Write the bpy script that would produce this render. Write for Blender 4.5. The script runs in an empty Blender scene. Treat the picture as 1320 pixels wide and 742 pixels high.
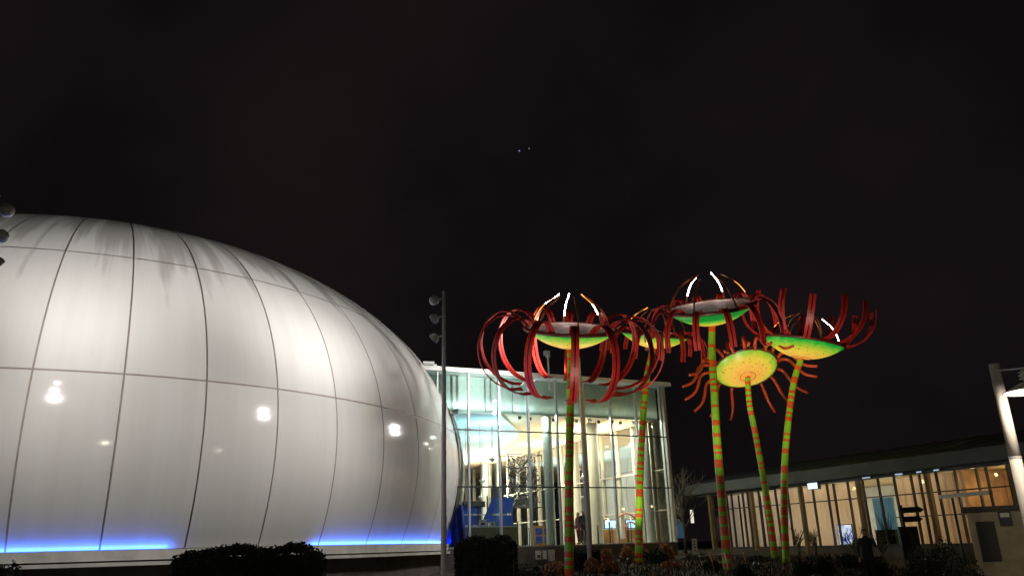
import bpy, bmesh, math, random
import numpy as np
from mathutils import Vector, Matrix
random.seed(7)
rnd = random.random
R_ = math.radians
sc = bpy.context.scene
col = sc.collection

# ------------------------------------------------------------------ camera
PITCH, ROLL, FPX, EYE = 0.32122, -0.028347, 1000.0, 1.6
cam_d = bpy.data.cameras.new('camera')
cam = bpy.data.objects.new('camera', cam_d)
col.objects.link(cam)
cam_d.sensor_width = 36.0
cam_d.lens = 36.0 * FPX / 1320.0
cam_d.clip_start = 0.1
cam_d.clip_end = 4000.0
U0 = Vector((0, -math.sin(PITCH), math.cos(PITCH)))
F0 = Vector((0, math.cos(PITCH), math.sin(PITCH)))
cr, sr = math.cos(ROLL), math.sin(ROLL)
rightv = Vector((cr, 0, 0)) + U0 * sr
upv = Vector((-sr, 0, 0)) + U0 * cr
cam.matrix_world = Matrix((
    (rightv.x, upv.x, -F0.x, 0), (rightv.y, upv.y, -F0.y, 0),
    (rightv.z, upv.z, -F0.z, EYE), (0, 0, 0, 1)))
sc.camera = cam

def px(x, y, Y):
    """photo pixel -> point at distance Y (metres north of the camera)"""
    a, b = x - 660.0, -(y - 371.0)
    xr, yr = cr * a - sr * b, sr * a + cr * b
    d = Vector((xr, FPX * math.cos(PITCH) - yr * math.sin(PITCH), FPX * math.sin(PITCH) + yr * math.cos(PITCH)))
    d /= d.y
    return Vector((d.x * Y, Y, EYE + d.z * Y))

# ------------------------------------------------------------------ night sky
world = bpy.data.worlds.new('World')
sc.world = world
world.use_nodes = True
wn = world.node_tree.nodes
wl = world.node_tree.links
bg = wn['Background']
tc = wn.new('ShaderNodeTexCoord')
nz = wn.new('ShaderNodeTexNoise'); nz.inputs['Scale'].default_value = 2.2; nz.inputs['Detail'].default_value = 5
rp = wn.new('ShaderNodeValToRGB')
rp.color_ramp.elements[0].position = 0.3; rp.color_ramp.elements[0].color = (0.0026, 0.0021, 0.0026, 1)
rp.color_ramp.elements[1].position = 0.72; rp.color_ramp.elements[1].color = (0.0098, 0.0064, 0.0070, 1)
wl.new(tc.outputs['Generated'], nz.inputs['Vector'])
wl.new(nz.outputs['Fac'], rp.inputs['Fac'])
wl.new(rp.outputs['Color'], bg.inputs['Color'])
bg.inputs['Strength'].default_value = 1.0

sc.view_settings.view_transform = 'Standard'
sc.view_settings.look = 'None'
sc.view_settings.exposure = 0.0
sc.view_settings.gamma = 1.0
sc.cycles.use_denoising = True
sc.cycles.sample_clamp_indirect = 4.0
sc.cycles.max_bounces = 8
sc.cycles.transparent_max_bounces = 16
sc.cycles.caustics_reflective = False
sc.cycles.caustics_refractive = False

# ------------------------------------------------------------------ helpers
class MB:
    def __init__(self):
        self.v, self.f, self.m = [], [], []
    def face(self, idx, mat=0):
        self.f.append(tuple(idx)); self.m.append(mat)
    def quad(self, a, b, c, d, mat=0):
        n = len(self.v); self.v += [tuple(a), tuple(b), tuple(c), tuple(d)]; self.face((n, n+1, n+2, n+3), mat)
    def tri(self, a, b, c, mat=0):
        n = len(self.v); self.v += [tuple(a), tuple(b), tuple(c)]; self.face((n, n+1, n+2), mat)
    def frame_box(self, o, ax, ay, az, mat=0):
        """box with corner o and edge vectors"""
        o, ax, ay, az = Vector(o), Vector(ax), Vector(ay), Vector(az)
        n = len(self.v)
        for k in range(8):
            p = o + (ax if k & 1 else Vector()) + (ay if k & 2 else Vector()) + (az if k & 4 else Vector())
            self.v.append(tuple(p))
        for q in ((0,2,3,1),(4,5,7,6),(0,1,5,4),(2,6,7,3),(0,4,6,2),(1,3,7,5)):
            self.face([n+i for i in q], mat)
    def box(self, c, s, rz=0, mat=0):
        cx, cy, cz = c; a, b = math.cos(rz), math.sin(rz)
        ax, ay = Vector((a*s[0], b*s[0], 0)), Vector((-b*s[1], a*s[1], 0)); az = Vector((0, 0, s[2]))
        self.frame_box(Vector(c) - ax/2 - ay/2 - az/2, ax, ay, az, mat)
    def tube(self, pts, rad, seg=8, mat=0, cap=True, mats=None):
        pts = [Vector(p) for p in pts]
        n0 = len(self.v); N = len(pts)
        prev = None
        for i, p in enumerate(pts):
            t = (pts[min(i+1, N-1)] - pts[max(i-1, 0)]).normalized()
            if prev is None:
                a = t.orthogonal().normalized()
            else:
                a = (prev - t * prev.dot(t)).normalized()
            prev = a
            b = t.cross(a)
            r = rad[i] if isinstance(rad, (list, tuple)) else rad
            for k in range(seg):
                an = 2*math.pi*k/seg
                self.v.append(tuple(p + (a*math.cos(an) + b*math.sin(an))*r))
        for i in range(N-1):
            mm = mats[i] if mats else mat
            for k in range(seg):
                k2 = (k+1) % seg
                self.face((n0+i*seg+k, n0+i*seg+k2, n0+(i+1)*seg+k2, n0+(i+1)*seg+k), mm)
        if cap:
            self.face([n0+k for k in range(seg)][::-1], mats[0] if mats else mat)
            self.face([n0+(N-1)*seg+k for k in range(seg)], mats[-1] if mats else mat)
    def lathe(self, prof, seg=32, mat=0, c=(0,0,0)):
        n0 = len(self.v); c = Vector(c)
        for r, h in prof:
            for k in range(seg):
                an = 2*math.pi*k/seg
                self.v.append((c.x + r*math.cos(an), c.y + r*math.sin(an), c.z + h))
        for i in range(len(prof)-1):
            for k in range(seg):
                k2 = (k+1) % seg
                self.face((n0+i*seg+k, n0+i*seg+k2, n0+(i+1)*seg+k2, n0+(i+1)*seg+k), mat)
    def poly(self, pts, z0, z1, mat=0):
        """extruded plan polygon (counter-clockwise)"""
        n = len(self.v); N = len(pts)
        for z in (z0, z1):
            for p in pts: self.v.append((p[0], p[1], z))
        self.face([n+i for i in range(N)][::-1], mat)
        self.face([n+N+i for i in range(N)], mat)
        for i in range(N):
            j = (i+1) % N
            self.face((n+i, n+j, n+N+j, n+N+i), mat)
    def mesh(self, name, mats, smooth=False):
        me = bpy.data.meshes.new(name)
        me.from_pydata(self.v, [], self.f)
        for m in (mats if isinstance(mats, (list, tuple)) else [mats]): me.materials.append(m)
        me.polygons.foreach_set('material_index', self.m)
        if smooth: me.polygons.foreach_set('use_smooth', [True]*len(self.f))
        me.update()
        return me
    def build(self, name, mats, parent=None, smooth=False):
        return link(name, self.mesh(name, mats, smooth), parent)

def link(name, me, parent=None, mat4=None):
    o = bpy.data.objects.new(name, me); col.objects.link(o)
    if parent is not None: o.parent = parent
    if mat4 is not None: o.matrix_local = mat4
    return o

def empty(name, loc=(0,0,0), rz=0):
    o = bpy.data.objects.new(name, None); col.objects.link(o)
    o.location = loc; o.rotation_euler = (0, 0, rz); o.empty_display_size = 0.2
    return o

def tag(o, label=None, cat=None, group=None, kind=None):
    if label: o['label'] = label
    if cat: o['category'] = cat
    if group: o['group'] = group
    if kind: o['kind'] = kind
    return o

def light(name, kind, loc, energy, color, aim=None, parent=None, **kw):
    d = bpy.data.lights.new(name, kind); d.energy = energy; d.color = color
    for k, v in kw.items(): setattr(d, k, v)
    o = bpy.data.objects.new(name, d); col.objects.link(o)
    if parent is not None: o.parent = parent
    o.location = loc
    if aim is not None:
        o.rotation_euler = Vector(aim).to_track_quat('-Z', 'Y').to_euler()
    return o

# ------------------------------------------------------------------ materials
def nodes(name):
    m = bpy.data.materials.new(name); m.use_nodes = True
    nt = m.node_tree
    return m, nt.nodes, nt.links, nt.nodes['Principled BSDF']

def mat(name, color, rough=0.6, metal=0.0, var=0.12, scale=3.0, bump=0.0, bscale=40.0, spec=0.5, coord='Object', stretch=None):
    m, n, l, p = nodes(name)
    p.inputs['Roughness'].default_value = rough
    p.inputs['Metallic'].default_value = metal
    p.inputs['Specular IOR Level'].default_value = spec
    t = n.new('ShaderNodeTexCoord'); src = t.outputs[coord]
    if stretch:
        mp = n.new('ShaderNodeMapping'); mp.inputs['Scale'].default_value = stretch
        l.new(src, mp.inputs['Vector']); src = mp.outputs['Vector']
    z = n.new('ShaderNodeTexNoise'); z.inputs['Scale'].default_value = scale; z.inputs['Detail'].default_value = 6
    l.new(src, z.inputs['Vector'])
    r = n.new('ShaderNodeValToRGB')
    r.color_ramp.elements[0].position = 0.32; r.color_ramp.elements[1].position = 0.68
    r.color_ramp.elements[0].color = tuple(max(0, c*(1-var)) for c in color) + (1,)
    r.color_ramp.elements[1].color = tuple(min(1, c*(1+var)) for c in color) + (1,)
    l.new(z.outputs['Fac'], r.inputs['Fac']); l.new(r.outputs['Color'], p.inputs['Base Color'])
    if bump:
        z2 = n.new('ShaderNodeTexNoise'); z2.inputs['Scale'].default_value = bscale; z2.inputs['Detail'].default_value = 4
        l.new(src, z2.inputs['Vector'])
        b = n.new('ShaderNodeBump'); b.inputs['Strength'].default_value = bump; b.inputs['Distance'].default_value = 0.02
        l.new(z2.outputs['Fac'], b.inputs['Height']); l.new(b.outputs['Normal'], p.inputs['Normal'])
    return m

def emis(name, color, strength):
    m, n, l, p = nodes(name)
    p.inputs['Base Color'].default_value = (0.8*color[0], 0.8*color[1], 0.8*color[2], 1)
    p.inputs['Emission Color'].default_value = tuple(color) + (1,)
    p.inputs['Emission Strength'].default_value = strength
    return m

def glass_mat(name, tint, refl=1.0):
    m = bpy.data.materials.new(name); m.use_nodes = True
    n, l = m.node_tree.nodes, m.node_tree.links
    n.remove(n['Principled BSDF'])
    t = n.new('ShaderNodeBsdfTransparent'); t.inputs['Color'].default_value = tuple(tint) + (1,)
    g = n.new('ShaderNodeBsdfGlossy'); g.inputs['Roughness'].default_value = 0.02
    f = n.new('ShaderNodeFresnel'); f.inputs['IOR'].default_value = 1.52
    mu = n.new('ShaderNodeMath'); mu.operation = 'MULTIPLY'; mu.inputs[1].default_value = refl
    mx = n.new('ShaderNodeMixShader')
    l.new(f.outputs['Fac'], mu.inputs[0]); l.new(mu.outputs[0], mx.inputs['Fac'])
    l.new(t.outputs[0], mx.inputs[1]); l.new(g.outputs[0], mx.inputs[2])
    l.new(mx.outputs[0], n['Material Output'].inputs['Surface'])
    return m

def dome_mat():
    m, n, l, p = nodes('dome_panel_paint')
    uv = n.new('ShaderNodeUVMap')
    # thin vertical run-off streaks, panel-space u across / v up
    mp = n.new('ShaderNodeMapping'); mp.inputs['Scale'].default_value = (4.6, 0.42, 1)
    l.new(uv.outputs['UV'], mp.inputs['Vector'])
    z = n.new('ShaderNodeTexNoise'); z.inputs['Scale'].default_value = 1.0; z.inputs['Detail'].default_value = 5; z.inputs['Roughness'].default_value = 0.6
    l.new(mp.outputs['Vector'], z.inputs['Vector'])
    r = n.new('ShaderNodeValToRGB')
    r.color_ramp.elements[0].position = 0.30; r.color_ramp.elements[0].color = (0.69, 0.67, 0.635, 1)
    r.color_ramp.elements[1].position = 0.62; r.color_ramp.elements[1].color = (0.73, 0.715, 0.685, 1)
    l.new(z.outputs['Fac'], r.inputs['Fac'])
    # heavy dirt fans washed down from the crown
    mp2 = n.new('ShaderNodeMapping'); mp2.inputs['Scale'].default_value = (2.1, 0.42, 1)
    l.new(uv.outputs['UV'], mp2.inputs['Vector'])
    z2 = n.new('ShaderNodeTexNoise'); z2.inputs['Scale'].default_value = 1.0; z2.inputs['Detail'].default_value = 3
    z2.inputs['Distortion'].default_value = 0.4
    l.new(mp2.outputs['Vector'], z2.inputs['Vector'])
    sp = n.new('ShaderNodeSeparateXYZ'); l.new(uv.outputs['UV'], sp.inputs['Vector'])
    h = n.new('ShaderNodeMapRange'); h.inputs['From Min'].default_value = 1.0; h.inputs['From Max'].default_value = 2.45
    h.inputs['To Min'].default_value = -0.26; h.inputs['To Max'].default_value = 0.14
    l.new(sp.outputs['Y'], h.inputs['Value'])
    ad = n.new('ShaderNodeMath'); ad.operation = 'ADD'
    l.new(z2.outputs['Fac'], ad.inputs[0]); l.new(h.outputs['Result'], ad.inputs[1])
    r2 = n.new('ShaderNodeValToRGB')
    r2.color_ramp.elements[0].position = 0.54; r2.color_ramp.elements[0].color = (0, 0, 0, 1)
    r2.color_ramp.elements[1].position = 0.62; r2.color_ramp.elements[1].color = (0.6, 0.6, 0.6, 1)
    l.new(ad.outputs[0], r2.inputs['Fac'])
    mx = n.new('ShaderNodeMixRGB'); mx.inputs['Color2'].default_value = (0.34, 0.315, 0.295, 1)
    l.new(r2.outputs['Color'], mx.inputs['Fac']); l.new(r.outputs['Color'], mx.inputs['Color1'])
    # fine specks
    z3 = n.new('ShaderNodeTexNoise'); z3.inputs['Scale'].default_value = 9; z3.inputs['Detail'].default_value = 2
    t = n.new('ShaderNodeTexCoord'); l.new(t.outputs['Object'], z3.inputs['Vector'])
    r3 = n.new('ShaderNodeValToRGB')
    r3.color_ramp.elements[0].position = 0.17; r3.color_ramp.elements[0].color = (0.6, 0.56, 0.5, 1)
    r3.color_ramp.elements[1].position = 0.25; r3.color_ramp.elements[1].color = (1, 1, 1, 1)
    l.new(z3.outputs['Fac'], r3.inputs['Fac'])
    mu = n.new('ShaderNodeMixRGB'); mu.blend_type = 'MULTIPLY'; mu.inputs['Fac'].default_value = 1
    l.new(mx.outputs['Color'], mu.inputs['Color1']); l.new(r3.outputs['Color'], mu.inputs['Color2'])
    oi = n.new('ShaderNodeObjectInfo'); vr = n.new('ShaderNodeMapRange'); vr.inputs['To Min'].default_value = 0.94; vr.inputs['To Max'].default_value = 1.04
    l.new(oi.outputs['Random'], vr.inputs['Value'])
    hv = n.new('ShaderNodeHueSaturation'); l.new(vr.outputs['Result'], hv.inputs['Value']); l.new(mu.outputs['Color'], hv.inputs['Color'])
    l.new(hv.outputs['Color'], p.inputs['Base Color'])
    p.inputs['Diffuse Roughness'].default_value = 1.0
    rr = n.new('ShaderNodeMapRange'); rr.inputs['To Min'].default_value = 0.11; rr.inputs['To Max'].default_value = 0.10
    l.new(z.outputs['Fac'], rr.inputs['Value']); l.new(rr.outputs['Result'], p.inputs['Roughness'])
    return m

M = {}
M['dome'] = dome_mat()
M['seam'] = mat('seam_rubber', (0.30, 0.255, 0.22), 0.8)
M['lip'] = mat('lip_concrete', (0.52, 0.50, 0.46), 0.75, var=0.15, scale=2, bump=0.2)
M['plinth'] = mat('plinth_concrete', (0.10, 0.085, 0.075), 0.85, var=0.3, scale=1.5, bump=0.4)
M['blue_led'] = emis('blue_led', (0.05, 0.17, 1.0), 30.0)
M['galv'] = mat('galvanised_steel', (0.60, 0.60, 0.60), 0.42, 0.2, var=0.12, scale=5)
M['pole_dark'] = mat('pole_steel', (0.80, 0.80, 0.82), 0.45, 0.0, var=0.12)
M['white_metal'] = mat('white_metal', (0.74, 0.75, 0.73), 0.4, 0.0, var=0.05)
M['black'] = mat('black_paint', (0.018, 0.018, 0.02), 0.5)
M['dark_metal'] = mat('dark_metal', (0.05, 0.052, 0.055), 0.45, 0.3)
M['lens'] = emis('flood_lens', (1.0, 0.95, 0.88), 9.0)
M['red'] = mat('red_petal_paint', (0.47, 0.018, 0.012), 0.5, var=0.25, scale=2)
M['orange_red'] = mat('orange_petal_paint', (0.56, 0.062, 0.018), 0.32, var=0.25, scale=2)
M['groove'] = mat('petal_groove', (0.02, 0.006, 0.008), 0.4)
M['stem_green'] = mat('stem_green_paint', (0.28, 0.56, 0.025), 0.38, var=0.12, scale=4)
M['stem_orange'] = mat('stem_orange_paint', (0.72, 0.105, 0.012), 0.38, var=0.12, scale=4)
M['stamen'] = mat('stamen_steel', (0.50, 0.16, 0.06), 0.35, 0.1)
M['led_white'] = emis('led_white', (1.0, 0.93, 0.85), 40.0)
M['led_amber'] = emis('led_amber', (1.0, 0.36, 0.07), 2.4)
M['rim'] = mat('rim_dark_red', (0.10, 0.018, 0.014), 0.35)
M['soil'] = mat('bark_mulch', (0.030, 0.022, 0.018), 0.95, var=0.5, scale=4, bump=0.8, bscale=18)
M['paving'] = mat('plaza_paving', (0.34, 0.33, 0.315), 0.8, var=0.2, scale=0.8, bump=0.2)
M['leaf_dark'] = mat('hedge_leaf', (0.014, 0.017, 0.010), 0.95, var=0.5, scale=6)
M['hedge_core'] = mat('hedge_core', (0.008, 0.009, 0.006), 0.9)
M['leaf_brown'] = mat('dry_shrub_leaf', (0.24, 0.095, 0.04), 0.7, var=0.5, scale=5)
M['bark'] = mat('bark', (0.11, 0.09, 0.065), 0.85, var=0.3, scale=8, bump=0.5)
M['glass'] = glass_mat('facade_glass', (0.86, 0.95, 0.92), 1.3)
M['glass_r'] = glass_mat('window_glass', (0.93, 0.93, 0.90), 1.0)
M['mullion'] = mat('mullion_aluminium', (0.62, 0.66, 0.66), 0.35, 0.3, var=0.05)
M['transom'] = mat('transom_bronze', (0.06, 0.07, 0.075), 0.4, 0.3)
M['blind'] = mat('grey_blind', (0.20, 0.245, 0.225), 0.8, var=0.2)
M['bulkhead'] = mat('bulkhead_plaster', (0.44, 0.54, 0.50), 0.8, var=0.06)
M['ceiling'] = mat('ceiling_plaster', (0.80, 0.61, 0.40), 0.85, var=0.05, scale=0.7)
M['soffit'] = mat('soffit_white', (0.70, 0.84, 0.87), 0.8, var=0.03)
M['column'] = mat('column_plaster', (0.70, 0.72, 0.64), 0.7, var=0.05)
M['column_warm'] = mat('column_cream', (0.80, 0.73, 0.58), 0.7, var=0.05)
M['floor'] = mat('hall_floor', (0.30, 0.30, 0.28), 0.35, var=0.1)
M['wall_w'] = mat('hall_wall', (0.42, 0.47, 0.45), 0.8, var=0.1)
M['blue_reflection'] = mat('blue_reflection_sheet', (0.05, 0.10, 0.66), 0.45, var=0.35, scale=3, bump=0.6, bscale=6)
M['blue_panel'] = mat('blue_panel', (0.030, 0.075, 0.36), 0.4, var=0.25, scale=2)
M['olive'] = mat('olive_counter', (0.17, 0.155, 0.075), 0.6, var=0.15)
M['wire'] = mat('dark_wire', (0.03, 0.03, 0.033), 0.5, 0.2)
M['alu'] = mat('bright_wire', (0.45, 0.46, 0.46), 0.35, 0.5)
M['paper'] = mat('sign_white', (0.66, 0.64, 0.60), 0.7, var=0.06)
M['skin'] = mat('skin', (0.45, 0.26, 0.18), 0.55, var=0.06)
M['coat'] = mat('dark_coat', (0.014, 0.014, 0.017), 0.8, var=0.3, scale=12)
M['burgundy'] = mat('burgundy_jacket', (0.10, 0.012, 0.014), 0.8)
M['hair'] = mat('dark_hair', (0.012, 0.009, 0.008), 0.6)
M['wood'] = mat('orange_wood', (0.42, 0.22, 0.08), 0.5, var=0.2, scale=2)
M['red_plastic'] = mat('red_plastic', (0.50, 0.06, 0.05), 0.4)
M['pink'] = mat('coral_plastic', (0.65, 0.22, 0.14), 0.4)
M['fascia'] = mat('eave_fascia_metal', (0.075, 0.088, 0.088), 0.55, 0.1, var=0.2, scale=0.9)
M['roof'] = mat('dark_roof', (0.060, 0.068, 0.070), 0.7, var=0.25, scale=0.7)
M['soffit_wood'] = mat('eave_soffit', (0.30, 0.25, 0.12), 0.7, var=0.15)
M['curtain'] = mat('pleated_curtain', (0.72, 0.60, 0.47), 0.9, var=0.08, scale=0.8)
_n, _l = M['curtain'].node_tree.nodes, M['curtain'].node_tree.links
_t = _n.new('ShaderNodeBsdfTranslucent'); _t.inputs['Color'].default_value = (0.78, 0.64, 0.48, 1); _x = _n.new('ShaderNodeMixShader'); _x.inputs['Fac'].default_value = 0.55
_l.new(_n['Principled BSDF'].outputs[0], _x.inputs[1]); _l.new(_t.outputs[0], _x.inputs[2]); _l.new(_x.outputs[0], _n['Material Output'].inputs['Surface'])
M['frame_dark'] = mat('window_frame_dark', (0.045, 0.038, 0.034), 0.5)
M['amber_wall'] = mat('amber_wall', (0.50, 0.31, 0.15), 0.8, var=0.4, scale=1.3)
M['kiosk'] = mat('kiosk_stucco', (0.46, 0.42, 0.29), 0.9, var=0.12, scale=5, bump=0.6, bscale=60)
M['louvre'] = mat('louvre_dark', (0.035, 0.035, 0.028), 0.6)
M['column_tan'] = mat('post_paint', (0.22, 0.15, 0.06), 0.6, var=0.12)
M['navy'] = mat('navy_board', (0.016, 0.022, 0.034), 0.5)
M['lamp_shade'] = mat('lamp_shade_white', (0.75, 0.72, 0.68), 0.5, var=0.03)
M['lamp_glow'] = emis('lamp_glow', (1.0, 0.86, 0.68), 7.0)
M['rope'] = mat('rope', (0.45, 0.36, 0.24), 0.8)

# ------------------------------------------------------------------ ground
def gz(x, y):
    if y < 28: return 0.0
    t = y - 30.0
    v = 0.06 * (t + math.sqrt(t*t + 3.0)) / 2
    return min(v, 1.08) - 0.012

b = MB()
ys = [-600, -100, -30, 0, 10, 20, 26, 28, 29, 30, 31, 32, 33, 34, 35, 36, 37, 38, 39, 40, 41, 42, 43, 44, 46, 48, 50, 60, 100, 300, 1500]
xs = [-1500, -300, -100, -40, -20, -10, -5, 0, 5, 10, 15, 20, 30, 60, 150, 400, 1500]
for y in ys:
    for x in xs: b.v.append((x, y, gz(x, y)))
W = len(xs)
for j in range(len(ys)-1):
    for i in range(W-1):
        a = j*W + i; b.face((a, a+1, a+W+1, a+W))
tag(b.build('ground', M['soil'], smooth=True), kind='structure')
b = MB(); b.poly([(-60, -60), (60, -60), (60, 17), (9, 17), (-1, 24), (-6, 24), (-12, 21), (-22, 19), (-60, 16)], -0.2, 0.012)
tag(b.build('plaza_paving', M['paving']), kind='structure')

# ------------------------------------------------------------------ dome
DC = Vector((-27.674, 50.0, 5.4705))
DA, DB, DH = 22.312, 30.014, 14.365
PHI = 3.713429
T0, DT = -5.002673, 2*math.pi/55
T0 += 0.10*DT
cph, sph = math.cos(PHI), math.sin(PHI)
def dome_pt(t, w, off=0.0):
    """t meridian parameter, w latitude; returns local point and normal"""
    x, y, z = math.cos(w)*math.cos(t), math.cos(w)*math.sin(t), math.sin(w)
    P = Vector((DA*x, DB*y, DH*z)); N = Vector((x/DA, y/DB, z/DH)).normalized()
    P = P + N*off
    return (Vector((cph*P.x - sph*P.y, sph*P.x + cph*P.y, P.z)), Vector((cph*N.x - sph*N.y, sph*N.x + cph*N.y, N.z)))
W0 = math.asin(-0.2542); W1 = math.asin(0.1187); W2 = math.asin(0.4743); W3 = W2 + (W2-W1); W4 = W3 + 0.32
dome = tag(empty('theatre_dome', DC), 'huge white egg-shaped theatre dome of curved panels with grimy streaks', 'dome')
b = MB(); nt = 220; wr = [W0 + (math.pi/2-0.001-W0)*i/40 for i in range(41)]
for w in wr:
    for k in range(nt):
        b.v.append(tuple(dome_pt(T0 + 2*math.pi*k/nt, w, -0.022)[0]))
for i in range(40):
    for k in range(nt):
        k2 = (k+1) % nt; b.face((i*nt+k, i*nt+k2, (i+1)*nt+k2, (i+1)*nt+k))
shell = b.build('shell', M['seam'], dome, True)
def patch(t0, t1, w0, w1, row, gap, nu, nv, name='panel'):
    me = bpy.data.meshes.new(name)
    V, Nn, UV = [], [], []
    wm = (w0+w1)/2
    # true-width gap along both directions
    P, _ = dome_pt((t0+t1)/2, wm); Q, _ = dome_pt((t0+t1)/2 + 0.01, wm)
    gt = gap/((Q-P).length/0.01); gw = gap/DH/0.95
    ta, tb, wa, wb = t0+gt, t1-gt, w0+gw, w1-gw
    for j in range(nv+1):
        for i in range(nu+1):
            u, v = i/nu, j/nv
            p, n_ = dome_pt(ta+(tb-ta)*u, wa+(wb-wa)*v, 0.0)
            V.append(p); Nn.append(n_); UV.append((((t0-T0)/DT)+u*(t1-t0)/DT, row+v))
    F = [(j*(nu+1)+i, j*(nu+1)+i+1, (j+1)*(nu+1)+i+1, (j+1)*(nu+1)+i) for j in range(nv) for i in range(nu)]
    # edge returns
    ring = [i for i in range(nu+1)] + [j*(nu+1)+nu for j in range(1, nv+1)] + [nv*(nu+1)+i for i in range(nu-1, -1, -1)] + [j*(nu+1) for j in range(nv-1, 0, -1)]
    base = len(V)
    for r in ring:
        V.append(V[r] - Nn[r]*0.03); Nn.append(Nn[r]); UV.append(UV[r])
    L = len(ring); nmain = len(F)
    for i in range(L):
        j = (i+1) % L
        F.append((ring[j], ring[i], base+i, base+j))
    me.from_pydata([tuple(v) for v in V], [], F)
    uvl = me.uv_layers.new(name='UVMap')
    for li, lp in enumerate(me.loops): uvl.data[li].uv = UV[lp.vertex_index]
    me.materials.append(M['dome']); me.materials.append(M['seam'])
    me.polygons.foreach_set('material_index', [0]*nmain + [1]*(len(F)-nmain))
    me.polygons.foreach_set('use_smooth', [True]*len(F))
    me.normals_split_custom_set_from_vertices([tuple(n_) for n_ in Nn])
    return me
for row, (wa, wb) in enumerate(((W0, W1), (W1, W2), (W2, W3), (W3, W4))):
    for k in range(55):
        t = T0 + k*DT
        link('panel', patch(t, t+DT, wa, wb, row, 0.028, 4, 9 if row < 3 else 5), dome)
for k in range(11):
    t = T0 + k*DT*5
    link('crown_panel', patch(t, t+DT*5, W4, math.pi/2-0.004, 4, 0.028, 10, 5, 'crown_panel'), dome)
# raised flashing rib where the dome meets the glass hall
pts = [dome_pt(T0 + 9.42*DT, W0 + (0.40-W0)*i/26, 0.07)[0] for i in range(27)]
b = MB(); b.tube(pts, 0.06, 8); b.build('flashing_rib', M['white_metal'], dome, True)
pts = [dome_pt(T0 + 9.16*DT, W0 + (0.40-W0)*i/26, 0.02)[0] for i in range(27)]
b = MB(); b.tube(pts, 0.022, 6); b.build('flashing_seal', M['seam'], dome, True)
p, n_ = dome_pt(T0+9.3*DT, 0.395, 0.1)
b = MB(); b.box(p + Vector((0.05, 0, 0.08)), (0.62, 0.5, 0.18), 0.3); b.box(p + Vector((0.35, 0.1, -0.12)), (0.22, 0.4, 0.34), 0.5)
b.build('flashing_cap', M['white_metal'], dome)
# lip, plinth, led strips
def ring_pts(t, off):
    p, n_ = dome_pt(t, W0); h = Vector((n_.x, n_.y, 0)).normalized()
    return p + h*off
def ring_band(prof, ta, tb, n, name, m, parent):
    b = MB(); closed = abs((tb-ta) - 2*math.pi) < 1e-6
    for i in range(n+1):
        t = ta + (tb-ta)*i/n
        for off, dz in prof: b.v.append(tuple(ring_pts(t, off) + Vector((0, 0, dz))))
    K = len(prof)
    for i in range(n):
        for k in range(K):
            k2 = (k+1) % K; b.face((i*K+k, i*K+k2, (i+1)*K+k2, (i+1)*K+k))
    if not closed:
        b.face(list(range(K))); b.face([n*K+k for k in range(K)][::-1])
    return b.build(name, m, parent, False)
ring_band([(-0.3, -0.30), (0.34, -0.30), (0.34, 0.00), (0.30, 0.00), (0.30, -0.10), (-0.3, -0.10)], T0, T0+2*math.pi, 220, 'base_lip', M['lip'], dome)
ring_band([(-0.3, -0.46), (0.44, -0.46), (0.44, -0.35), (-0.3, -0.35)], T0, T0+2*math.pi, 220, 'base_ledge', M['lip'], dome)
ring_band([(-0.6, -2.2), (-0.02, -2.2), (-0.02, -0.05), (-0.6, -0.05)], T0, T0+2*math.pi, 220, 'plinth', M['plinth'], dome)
for ja, jb in ((-3.0, 2.80), (4.86, 9.5)):
    ring_band([(0.12, -0.08), (0.19, -0.08), (0.19, -0.03), (0.12, -0.03)], T0+ja*DT, T0+jb*DT, 40, 'led_strip', M['blue_led'], dome)

# ------------------------------------------------------------------ floodlight poles
def flood_pole(base, top_z, heads, aims, r0, r1, label, energy, head_r=0.17, side=Vector((-1, 0, 0))):
    root = tag(empty('floodlight_pole', base), label, 'light pole')
    H = top_z - base.z
    b = MB(); b.tube([(0, 0, 0), (0, 0, H*0.5), (0, 0, H)], [r0, (r0+r1)/2, r1], 14); b.build('pole', M['pole_dark'], root, True)
    b = MB(); b.lathe([(0, 0.03), (r0*2.2, 0.03), (r0*2.2, 0)], 14); b.build('base_plate', M['pole_dark'], root)
    b = MB(); b.lathe([(r1*1.02, H-0.02), (r1*1.1, H), (r1*0.7, H+0.05), (0, H+0.06)], 12); b.build('pole_cap', M['galv'], root, True)
    for z, aim, (en, cone) in zip(heads, aims, energy):
        c = side * (head_r + 0.14) + Vector((0, 0, z - base.z))
        aim = (Vector(aim) - (base + c)).normalized()
        q = aim.to_track_quat('Z', 'Y').to_matrix().to_4x4()
        mtx = Matrix.Translation(c) @ q
        h = MB(); h.lathe([(0, -0.75*head_r), (0.35*head_r, -0.72*head_r), (0.72*head_r, -0.5*head_r), (0.95*head_r, -0.1*head_r), (1.05*head_r, 0.3*head_r), (1.05*head_r, 0.45*head_r), (0.9*head_r, 0.45*head_r), (0.88*head_r, 0.25*head_r)], 20)
        ho = h.build('flood_head', M['galv'], root, True); ho.matrix_local = mtx
        l_ = MB(); l_.lathe([(0.89*head_r, 0.26*head_r), (0.5*head_r, 0.30*head_r), (0.0, 0.31*head_r)], 20)
        lo = l_.build('lens', M['lens'], ho, True)
        br = MB(); br.tube([side*(r1*0.5) + Vector((0, 0, z-base.z+0.06)), side*(head_r*0.55+0.1) + Vector((0, 0, z-base.z+0.03))], 0.03, 6)
        br.build('bracket', M['galv'], root)
        light('flood_light', 'SPOT', c + aim*0.16, en, (1.0, 0.965, 0.935), aim, root, spot_size=R_(cone), spot_blend=1.0, shadow_soft_size=0.07)
    return root
def dome_aim(j, w):
    return DC + dome_pt(T0 + j*DT, w)[0]
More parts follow.
